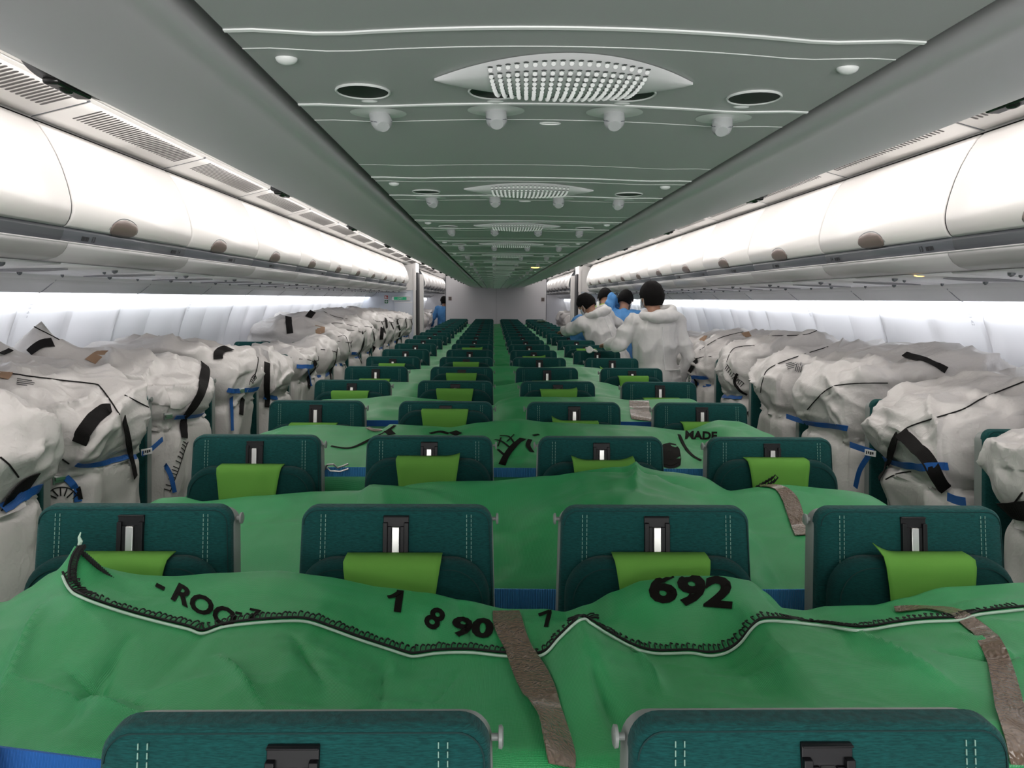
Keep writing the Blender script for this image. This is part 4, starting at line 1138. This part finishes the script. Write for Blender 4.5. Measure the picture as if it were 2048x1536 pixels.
ladder(1, [(1451, 732), (1468, 754), (1485, 771)], .035); ladder(1, [(1600, 868), (1612, 855), (1622, 848)], .03)
card(1, [(1490, 665), (1500, 680)], .06); card(1, [(1403, 676), (1412, 678)], .07)
bluestrap(1, [(1745, 903), (1775, 918), (1826, 931), (1861, 933), (1898, 931)], .028, 'blue strap with white tag round the second right sack')
bluestrap(1, [(1608, 843), (1656, 849), (1697, 856)], .028, 'blue strap round the third right sack')
bluestrap(1, [(1500, 797), (1519, 800), (1566, 803)], .028, 'blue strap round the fourth right sack')
bluestrap(1, [(1432, 790), (1461, 796), (1485, 797)], .028, 'blue strap round the fifth right sack')
bluestrap(1, [(1380, 753), (1389, 754), (1416, 754)], .03, 'blue strap round the sixth right sack')
bluestrap(1, [(1990, 1030), (2020, 1040), (2060, 1052)], .035, 'blue strap under the nearest right sack')
# straps that cross the seat edges: lie on the backrest side, tie down the sacks
def edgestrap(s, pts, Xs, w, label):
    P_ = catmull([atX(a, c, s*x) for (a, c), x in zip(pts, Xs)], 8)
    path = [(p, Vector((-s, -.35, 0)).normalized()) for p in P_]
    o = ribbon(path, w, 'cargo_strap', m_blue, None, .002); tag(o, label, 'strap', 'blue straps over the seat edges'); return o
edgestrap(-1, [(284, 908), (300, 900), (325, 878)], [1.53, 1.53, 1.535], .022, 'blue strap passing over the left seat edge by the second sack')
edgestrap(1, [(1700, 889), (1720, 896), (1748, 905)], [1.535, 1.53, 1.53], .026, 'blue strap passing over the right seat edge beside the white tag')
edgestrap(1, [(1738, 911), (1720, 940), (1711, 975)], [1.525, 1.53, 1.535], .026, 'blue strap end hanging down the right seat edge')
edgestrap(1, [(1573, 832), (1590, 838), (1608, 843)], [1.535, 1.53, 1.52], .026, 'blue strap passing over the fourth right seat edge')
edgestrap(1, [(1895, 993), (1912, 1000), (1932, 1004)], [1.535, 1.53, 1.52], .030, 'blue strap passing over the nearest right seat edge')
def buckle(p, yaw, label):
    t = empty('strap_buckle', p, yaw); tag(t, label, 'buckle', 'steel strap buckles')
    b = MB(); b.box(-.022, .022, -.006, .006, -.014, .014); b.build('body', m_buckle, t, bevel=.003)
    b = MB(); b.box(-.018, .018, -.011, -.006, -.004, .010); b.build('lever', m_buckle, t, bevel=.002); b = MB(); b.tube([(-.022, -.004, -.016), (-.022, -.004, .016)], .0035, 8); b.build('pin', m_buckle, t)
def on_w(s, a, c):
    h, n_ = cast_px(BVW[s], a, c); return h+(CAM-h).normalized()*.012 if h is not None else atX(a, c, s*1.5)
buckle(on_w(-1, 336, 832), R(60), 'square steel buckle on the blue strap of the third left sack')
buckle(on_w(-1, 118, 958), R(60), 'steel buckle on the blue strap of the nearest left sack')
buckle(on_w(-1, 482, 781), R(60), 'steel buckle on the blue strap of the fourth left sack')
buckle(on_w(1, 1516, 800), R(-60), 'steel buckle on the blue strap of the fourth right sack')
for s, px, lb, X in ((-1, (293, 903), 'white printed tag on the blue strap at the left seat edge', 1.522), (1, (1741, 906), 'white printed tag on the blue strap at the right seat edge', 1.518)):
    p = atX(*px, s*X); t = empty('strap_tag', p, R(-s*60)); tag(t, lb, 'tag', 'white strap tags')
    b = MB(); b.box(-.026, .026, -.003, 0, -.013, .013); b.build('label', m_signw, t, bevel=.002)
    b = MB()
    for q in range(4): b.box(-.019+.009*q, -.014+.010*q, -.0036, -.003, -.007+.003*(q % 2), .006)
    b.build('print', m_ink, t, smooth=False)
# printed maker's block on two sacks
for s, x0, y0, rot in ((-1, 34, 758, 8), (1, 1572, 728, -18), (1, 1590, 742, -75)):
    for q in range(4):
        c_, s_ = math.cos(R(rot)), math.sin(R(rot)); w_ = (30, 36, 34, 22)[q] if s < 0 else (18, 22, 20, 14)[q]; dy = q*3.6
        pa = wpath(s, [(x0-s_*dy, y0+c_*dy), (x0-s_*dy+c_*w_, y0+c_*dy+s_*w_)], .002, 6, 0)
        if pa: ribbon(pa, .0035, 'printed_line', m_ink, own_of(s, pa[0][0]), .0006)
# ordinary webbing, seams and straps for the sacks farther back
rw = random.Random(9)
for s, tab in ((-1, WL), (1, WR)):
    for k, (ya, yb, zi, zo, zp) in enumerate(tab):
        if k < 5: continue
        def onf(y, z):
            h = BVW[s].ray_cast(Vector((s*1.2, y, z)), Vector((s, 0, -.05)))
            return (h[0]+h[1]*(.003 if h[1].x*s < 0 else -.003), h[1] if h[1].x*s < 0 else -h[1]) if h[0] and abs(h[0].x) < 2.2 else None
        hy = yb-ya
        if not (s < 0 and k == 5):
            pa = [q for q in (onf(ya+hy*(.02+.96*i/16), zp+.003*math.sin(i)) for i in range(17)) if q]
            if len(pa) > 4: o = ribbon(smooth_path(pa, 2), .026, 'cargo_strap', m_blue, None, .002); tag(o, f'blue strap round the {NUMS[k]} {SIDE[s]} sack', 'strap', 'blue straps round the white sacks')
        y0 = ya+hy*rw.uniform(.25, .5)
        pa = [q for q in (onf(y0+.10*math.sin(i/9*2.2)*rw.choice([1, 1]), zi-.10-(zi-.10-zp+.06)*i/12) for i in range(13)) if q]
        if len(pa) > 4: ribbon(smooth_path(pa, 2), .045, 'webbing_handle', m_webb, WHITE[s][k], .003)
        pa = [q for q in (onf(ya+hy*(.05+.9*i/14), zi-.06-.05*math.sin(i/14*PI)*rw.uniform(.6, 1)) for i in range(15)) if q]
        if len(pa) > 4: b = MB(); b.tube([p for p, n_ in smooth_path(pa, 1)], .003, 5); b.build('seam_piping', m_webb, WHITE[s][k])
# sacks beyond the divider, both sides
for s in (-1, 1):
    for k in range(3):
        o, vs, fs = white_sack(s, 16.72+.8*k, 17.32+.8*k, 1.22+.04*k, 1.30, .93, 70+k*3+s, .4, xo=2.36)
        tag(o, f'white cargo sack beyond the divider on the {SIDE[s]}, {NUMS[k]} of three', 'sack', 'white sacks beyond the divider')

# ------------------------------------------------------------------ people
def remesh(b, name, m, parent, vox, smooth=6, disp=None, sub=False):
    tmp = b.build(name+'_src', m, None, ang=180)
    md = tmp.modifiers.new('r', 'REMESH'); md.mode = 'VOXEL'; md.voxel_size = vox; md.use_smooth_shade = True
    ms = tmp.modifiers.new('s', 'SMOOTH'); ms.iterations = smooth; ms.factor = .5
    bpy.context.view_layer.update()
    me = bpy.data.meshes.new_from_object(tmp.evaluated_get(bpy.context.evaluated_depsgraph_get()))
    bpy.data.objects.remove(tmp); me.name = name
    if disp:
        amp, sc, seed = disp; nm = [v.normal.copy() for v in me.vertices]
        for v, n_ in zip(me.vertices, nm):
            p = v.co
            q = Vector((p.x*sc, p.y*sc, p.z*sc*.55))+Vector((seed, 0, seed))
            d = (1-abs(noise.noise(q))*2.2)*amp + noise.noise(q*2.3)*amp*.5 - amp*.5
            v.co = p+n_*max(d, -amp*.35)
    me.materials.clear(); me.materials.append(m); me.polygons.foreach_set('use_smooth', [True]*len(me.polygons))
    o = bpy.data.objects.new(name, me); COL.objects.link(o)
    if parent: o.parent = parent
    return o
def loft(b, rings):
    """rings: (centre, rx, ry, axis rotation matrix)"""
    n = 20; vs = []
    for c, rx, ry, M_ in rings:
        for k in range(n):
            a = 2*PI*k/n; p = Vector((rx*math.cos(a), ry*math.sin(a), 0)); vs.append(Vector(c)+(M_ @ p))
    fs = [(j*n+k, j*n+(k+1) % n, (j+1)*n+(k+1) % n, (j+1)*n+k) for j in range(len(rings)-1) for k in range(n)]
    fs += [tuple(range(n))[::-1], tuple((len(rings)-1)*n+k for k in range(n))]
    b.add(vs, fs)
def person(label, loc, yaw, H, lean, leanx, eL, wL, eR, wR, hyaw, hpitch, outfit, group=None, vox=.011, bald=False):
    k = H/1.70; root = empty('person', loc, yaw); tag(root, label, 'person', group)
    Lm = Matrix.Rotation(-lean, 3, 'X') @ Matrix.Rotation(leanx, 3, 'Y')
    hip = Vector((0, 0, .93*k))
    def U(x, y, z): return hip + Lm @ (Vector((x, y, z))*k)       # upper body point
    I = Matrix.Identity(3)
    eL, wL, eR, wR = [Vector(p)*k for p in (eL, wL, eR, wR)]
    sL, sR = U(-.175, 0, .46), U(.175, 0, .46)
    neck = U(0, -.005, .52); Hc = U(0, .025, .655)
    Hm = Matrix.Rotation(hyaw, 3, 'Z') @ Matrix.Rotation(-hpitch, 3, 'X') @ Lm
    def hd(x, y, z): return Hc + Hm @ (Vector((x, y, z))*k)
    def torso(b, g):
        loft(b, [(U(0, 0, -.12), (.165+g)*k, (.115+g)*k, Lm), (U(0, 0, 0), (.165+g)*k, (.12+g)*k, Lm), (U(0, 0, .14), (.140+g)*k, (.105+g)*k, Lm), (U(0, -.005, .30), (.160+g)*k, (.115+g)*k, Lm), (U(0, -.01, .42), (.170+g)*k, (.105+g)*k, Lm), (U(0, -.005, .49), (.115+g)*k, (.075+g)*k, Lm), (U(0, 0, .53), (.058+g*.6)*k, (.055+g*.6)*k, Lm)])
    def arm(b, s_, e_, w_, g, wrist=True):
        b.tube([s_.lerp(e_, -.06), s_.lerp(e_, .25), s_.lerp(e_, .6), e_, e_.lerp(w_, .35), w_], [(.052+g)*k, (.050+g)*k, (.044+g)*k, (.040+g)*k, (.038+g)*k, (.027+g*.7)*k], 14)
        b.ell(s_, [(.060+g)*k]*3, 14, 8); b.ell(e_, [(.042+g)*k]*3, 12, 8)
    def leg(b, sx, g):
        h, kn, an = Vector((sx*.09*k, 0, .90*k)), Vector((sx*.10*k, .03*k, .50*k)), Vector((sx*.10*k, -.01*k, .09*k))
        b.tube([h, h.lerp(kn, .4), kn, kn.lerp(an, .35), an], [(.090+g)*k, (.078+g)*k, (.056+g)*k, (.056+g)*k, (.040+g)*k], 14)
    # body: one continuous skin surface with head, face, ears and hands
    b = MB(); torso(b, -.012); arm(b, sL, eL, wL, -.004); arm(b, sR, eR, wR, -.004); leg(b, -1, -.01); leg(b, 1, -.01)
    b.tube([neck, U(0, .0, .58), Hc], [.058*k, .052*k, .050*k], 14)
    def hfn(p):
        q = p.copy()
        if p.z < 0: q.x *= 1-.28*(-p.z); q.y *= 1-.10*(-p.z)
        if p.y < 0 and p.z > -.2: q.y *= 1.06
        return q
    b.ell(Hc, (.076*k, .095*k, .115*k), 22, 16, 0, Hm.to_4x4(), hfn)
    b.tube([hd(0, .090, .012), hd(0, .108, -.022), hd(0, .094, -.034)], [.008*k, .013*k, .010*k], 8)
    for sx in (-1, 1):
        b.ell(hd(sx*.078, -.004, -.008), (.010*k, .020*k, .032*k), 10, 8, 0, Hm.to_4x4())
        b.ell(hd(sx*.030, .083, .012), (.016*k, .010*k, .009*k), 10, 6, 0, Hm.to_4x4())
        b.tube([hd(sx*.014, .092, .030), hd(sx*.048, .082, .030)], .007*k, 6)
    b.tube([hd(-.022, .092, -.058), hd(0, .098, -.060), hd(.022, .092, -.058)], .007*k, 6)
    for w_, e_, sx in ((wL, eL, 1), (wR, eR, -1)):
        d = (w_-e_).normalized(); side = d.cross(Vector((0, 0, 1))); side = side.normalized() if side.length > .2 else Vector((0, 1, 0)); dn = side.cross(d).normalized()
        pc = w_+d*.045*k; MM = Matrix((side, dn, d)).transposed().to_4x4()
        b.ell(pc, (.040*k, .016*k, .050*k), 14, 8, 0, MM)
        for f, (o_, ln) in enumerate(((-.030, .062), (-.010, .072), (.010, .068), (.029, .054))):
            a0 = w_+d*.082*k+side*o_*k; a1 = a0+d*ln*.5*k-dn*.006*k; a2 = a1+d*ln*.35*k-dn*.018*k
            b.tube([a0, a1, a2], [.0095*k, .009*k, .0075*k], 8)
        t0 = w_+d*.025*k+side*.030*k*sx; b.tube([t0, t0+side*.028*k*sx+d*.020*k, t0+side*.036*k*sx+d*.045*k-dn*.01*k], [.012*k, .011*k, .009*k], 8)
    for sx in (-1, 1): b.tube([Vector((sx*.10*k, -.05*k, .045*k)), Vector((sx*.10*k, .05*k, .045*k)), Vector((sx*.105*k, .15*k, .03*k))], [.038*k, .042*k, .030*k], 12)
    body = remesh(b, 'body', m_skin, root, .0075, 3)
    # hair
    b = MB()
    def hairfn(p):
        q = p.copy(); 
        if p.z < -.25: q *= .90
        if p.y > .35: q.y *= .92; 
        return q
    vs_ = MB(); vs_.ell((0, 0, 0), (1, 1, 1), 30, 20)
    bb = MB(); bb.ell(Hc, (.085*k, .104*k, .123*k), 30, 20, 0, Hm.to_4x4(), hfn)
    keep = []
    Mi = Hm.inverted()
    for f in bb.f:
        c = sum((Vector(bb.v[i]) for i in f), Vector())/len(f); q = Mi @ (c-Hc); q = q/k
        front = q.y > .045 and q.z < .055
        low = q.z < (-.060 if q.y < -.02 else -.005 if q.y < .03 else .02)
        if not front and not low: keep.append(f)
    h = MB(); used = sorted({i for f in keep for i in f}); mp = {i: n_ for n_, i in enumerate(used)}
    vv = []
    for i in used:
        p = Vector(bb.v[i]); nn_ = (p-Hc).normalized(); vv.append(p+nn_*(.006*noise.noise(p*38)+.004)*k)
    h.add(vv, [tuple(mp[i] for i in f) for f in keep]); h.build('hair', m_hair, root, ang=180, solid=.010*k)
    # shoes
    for sx in (-1, 1):
        b = MB(); b.tube([Vector((sx*.10*k, -.09*k, .045*k)), Vector((sx*.10*k, .02*k, .055*k)), Vector((sx*.105*k, .13*k, .04*k)), Vector((sx*.108*k, .19*k, .03*k))], [.044*k, .052*k, .046*k, .028*k], 14)
        b.build('shoe', m_black, root, ang=180)
    # face mask with loops
    b = MB(); vs = []; nu_, nv_ = 12, 6
    for j in range(nv_+1):
        for i in range(nu_+1):
            a = R(-72+144*i/nu_); zz = -.088+.075*j/nv_
            r_ = .096+.020*math.cos(a)**4*math.sin(PI*(j+1)/(nv_+2)); vs.append(hd(math.sin(a)*.079, math.cos(a)*r_+.004, zz))
    b.add(vs, [(j*(nu_+1)+i, j*(nu_+1)+i+1, (j+1)*(nu_+1)+i+1, (j+1)*(nu_+1)+i) for j in range(nv_) for i in range(nu_)])
    mk_ = b.build('face_mask', m_maskm, root, ang=180, solid=.002)
    b = MB()
    for sx in (-1, 1): b.tube([hd(sx*.076, .03, -.02), hd(sx*.086, .0, .022), hd(sx*.088, -.022, .0), hd(sx*.080, -.010, -.045), hd(sx*.077, .028, -.085)], .0018, 5)
    b.build('ear_loop', m_signw, mk_)
    # clothing
    g = .028
    if outfit in ('coverall', 'gown', 'vest'):
        m = {'coverall': m_cov, 'gown': m_gown, 'vest': m_cov}[outfit]
        b = MB(); torso(b, g if outfit != 'gown' else .022); arm(b, sL, eL, wL, .020); arm(b, sR, eR, wR, .020)
        b.tube([sL, U(0, 0, .44), sR], [.085*k, .10*k, .085*k], 14)
        if outfit == 'gown': loft(b, [(U(0, 0, 0), .19*k, .15*k, I), (Vector((0, 0, .70*k)), .22*k, .18*k, I), (Vector((0, 0, .42*k)), .23*k, .19*k, I)])
        else: leg(b, -1, .012); leg(b, 1, .012); loft(b, [(U(0, 0, .02), .20*k, .15*k, Lm), (Vector((0, 0, .84*k)), .175*k, .14*k, I)])
        nm = {'coverall': 'coverall', 'gown': 'gown', 'vest': 'coverall'}[outfit]
        cv = remesh(b, nm, m, root, vox, 4, (.024, 8, yaw*7+H))
        if outfit == 'coverall':
            # hood lying thrown back, its rim standing off the neck
            b = MB(); pts = []; rad = []
            for i in range(25):
                a = 2*PI*i/25; pts.append(U(.118*math.sin(a)+.015, -.055-.085*math.cos(a), .535+.018*math.cos(a)*-1+.02*math.sin(a))); 
            b.tube(pts, .033*k, 10, closed=True)
            b.ell(U(.03, -.125, .50), (.135*k, .060*k, .055*k), 18, 10, 0, Lm.to_4x4())
            remesh(b, 'hood', m_cov, cv, .009, 4, (.006, 14, 3))
            b = MB(); pts = []
            for i in range(30):
                a = 2*PI*i/30; pts.append(U((.182)*math.cos(a), (.145)*math.sin(a), .085+.003*math.sin(3*a)))
            b.tube(pts, .007*k, 6, closed=True); b.build('waist_elastic', m_cov, cv)
            b = MB(); b.tube([U(.01, -.155, .42), U(.012, -.150, .30), U(.01, -.148, .18), U(.012, -.152, .09)], .003*k, 5); b.build('back_seam', m_signw, cv)
        if outfit == 'vest':
            b = MB(); loft(b, [(U(0, 0, .0), .20*k, .155*k, Lm), (U(0, 0, .14), .185*k, .145*k, Lm), (U(0, -.005, .32), .20*k, .155*k, Lm), (U(0, -.01, .46), .205*k, .140*k, Lm), (U(0, 0, .52), .12*k, .09*k, Lm)])
            vt = remesh(b, 'vest', m_vest, root, .012, 3, (.006, 10, 1))
            for z in (.12, .30):
                b = MB(); b.tube([U(.203*math.cos(a), .160*math.sin(a), z) for a in [2*PI*i/28 for i in range(28)]], .018*k, 6, closed=True); b.build('reflective_band', m_reflect, vt)
            for sx in (-1, 1):
                b = MB(); b.tube([U(sx*.09, -.158, .10), U(sx*.09, -.165, .30), U(sx*.09, -.145, .46), U(sx*.09, -.09, .53)], .016*k, 6); b.build('reflective_band', m_reflect, vt)
    return root
pa_ = atY(1303, 640, 6.0)
person('man in white hooded coverall with dark hair standing in right aisle, seen from behind', (pa_.x+.07, 6.05, 0), R(8), 1.70, R(3), R(-4),
       (-.32, .00, 1.22), (-.33, .26, 1.20), (.245, -.01, 1.12), (.225, .12, .88), R(14), R(-4), 'coverall', vox=.010)
pb_ = atY(1192, 640, 8.3)
person('man in white coverall leaning left over the centre seats in the right aisle', (pb_.x+.18, 8.25, 0), R(24), 1.70, R(22), R(-16),
       (-.36, .28, 1.24), (-.32, .50, 1.21), (.28, .24, 1.22), (.20, .47, 1.20), R(10), R(14), 'coverall')
person('person in blue gown bending towards the right side seats', (1.37, 9.0, 0), R(-8), 1.70, R(14), R(7),
       (-.07, .12, 1.58), (.06, .34, 1.44), (.37, .16, 1.18), (.40, .40, 1.20), R(-14), R(12), 'gown')
person('person in lime hi-vis vest behind the blue gown in the right aisle', (1.34, 9.7, 0), R(-8), 1.81, R(30), R(-2),
       (-.32, .22, 1.08), (-.28, .45, .98), (.32, .25, 1.06), (.28, .5, .98), R(0), R(10), 'vest')
person('dark haired person in blue gown far down the left aisle beside the bulkhead', (-1.21, 18.3, 0), R(15), 1.60, R(4), R(0),
       (-.30, .05, 1.10), (-.28, .25, .98), (.30, .05, 1.10), (.28, .25, .98), 0, 0, 'gown', vox=.016)
# gloves lying over a seat top
def glove(loc, rz, tilt, label):
    b = MB(); b.ell((0, 0, 0), (.055, .035, .012), 16, 10)
    for i, (y, ln) in enumerate(((-.027, .055), (-.009, .066), (.010, .062), (.028, .048))):
        b.tube([(-.045, y, 0), (-.075, y*1.25, -.002), (-.05-ln, y*1.5, -.008)], [.0105, .0100, .0075], 8)
    b.tube([(.0, .030, 0), (-.02, .052, -.004), (-.042, .064, -.008)], [.012, .010, .008], 8); b.tube([(.04, 0, 0), (.075, 0, .003)], [.026, .030], 12)
    o = remesh(b, 'glove', m_cov, None, .005, 3, (.002, 30, 1)); o.location = loc; o.rotation_euler = (tilt, 0, rz); tag(o, label, 'glove')
g0_ = atY(1180, 700, SY0+SOFF+SEATP*8-.03)
glove((g0_.x, SY0+SOFF+SEATP*8-.02, ZS+.012), R(-100), R(-12), 'white work glove lying over the rightmost centre seat top, nearer the aisle man')
b = MB(); n = 10
vs = [(x*.017-.085, y*.012-.06, .004+.010*noise.noise(Vector((x*.5, y*.5, 1)))) for y in range(n+1) for x in range(n+1)]
b.add(vs, [(j*(n+1)+i, j*(n+1)+i+1, (j+1)*(n+1)+i+1, (j+1)*(n+1)+i) for j in range(n) for i in range(n)])
o = b.build('paper_sheet', m_signw, solid=.002, ang=180); p = atY(1083, 650, SY0+SOFF+SEATP*18); o.location = (p.x, SY0+SOFF+SEATP*18-.02, ZS+.01); o.rotation_euler = (R(-14), 0, 0)
tag(o, 'crumpled white paper lying on a far centre seat top near the bulkhead', 'paper')
# blue folded gown on a seat beside the leaning man
b = MB(); b.ell((0, 0, .10), (.11, .09, .17), 20, 14); b.ell((.03, .02, -.02), (.12, .10, .12), 18, 12)
o = remesh(b, 'folded_gown', m_gown, None, .012, 4, (.020, 12, 5)); p = atY(1150, 660, 8.9); o.location = (.885, 8.62, 1.12)
tag(o, 'bundled blue gown piled on the seats left of the leaning man', 'clothes')

# ------------------------------------------------------------------ light
def area(name, loc, sx, sy, rot, power, col):
    l = bpy.data.lights.new(name, 'AREA'); l.shape = 'RECTANGLE'; l.size = sx; l.size_y = sy; l.energy = power; l.color = col
    o = bpy.data.objects.new(name, l); COL.objects.link(o); o.location = loc; o.rotation_euler = rot
    return o
def strip_light(name, x, z, dirx, dirz, y0, y1, w, per_m, col):
    d = Vector((dirx, 0, dirz)).normalized(); zz = -d; yy = Vector((0, 1, 0)); xx = yy.cross(zz)
    o = area(name, (x, (y0+y1)/2, z), w, y1-y0, (0, 0, 0), per_m*(y1-y0), col)
    o.rotation_euler = Matrix((xx, yy, zz)).transposed().to_euler()
    return o
for s in (-1, 1):
    # added weak fill beside the centre panel, then the aisle strip washing the bins
    strip_light('bin_wash_light', s*.66, 2.20, s*1.0, -.10, Y_A+.1, Y_BULK, .05, 2.4, (1, .95, .92))
    strip_light('bin_wash_light', s*1.345, 2.208, s*.60, -.75, Y_A+.1, Y_Z-.1, .05, 1.7, (1, .96, .93))
    strip_light('cove_spot_light', s*2.335, 1.600, s*.60, -.80, Y_A+.1, Y_Z-.1, .03, .62, (.93, .96, 1)).data.spread = R(75)  # extra narrow beam added to lift the lower sidewall
    # tubes in the cove over the sidewall panels
    strip_light('cove_light', s*2.342, 1.598, s*.80, -.70, Y_A+.1, Y_Z-.1, .04, 1.15, (.93, .96, 1))
area('galley_light', (0, -1.7, 1.25), 2.4, .7, (R(116), 0, 0), 60, (1, .98, .96))  # unseen low fill added behind the camera, aimed up at the ceiling
W = bpy.data.worlds.new('world'); SC.world = W; W.use_nodes = True
W.node_tree.nodes['Background'].inputs[0].default_value = (.05, .05, .05, 1)
EXPO = 0.10

SC.view_settings.view_transform = 'Standard'; SC.view_settings.look = 'None'
SC.view_settings.exposure = EXPO; SC.view_settings.gamma = 1; SC.view_settings.use_curve_mapping = False
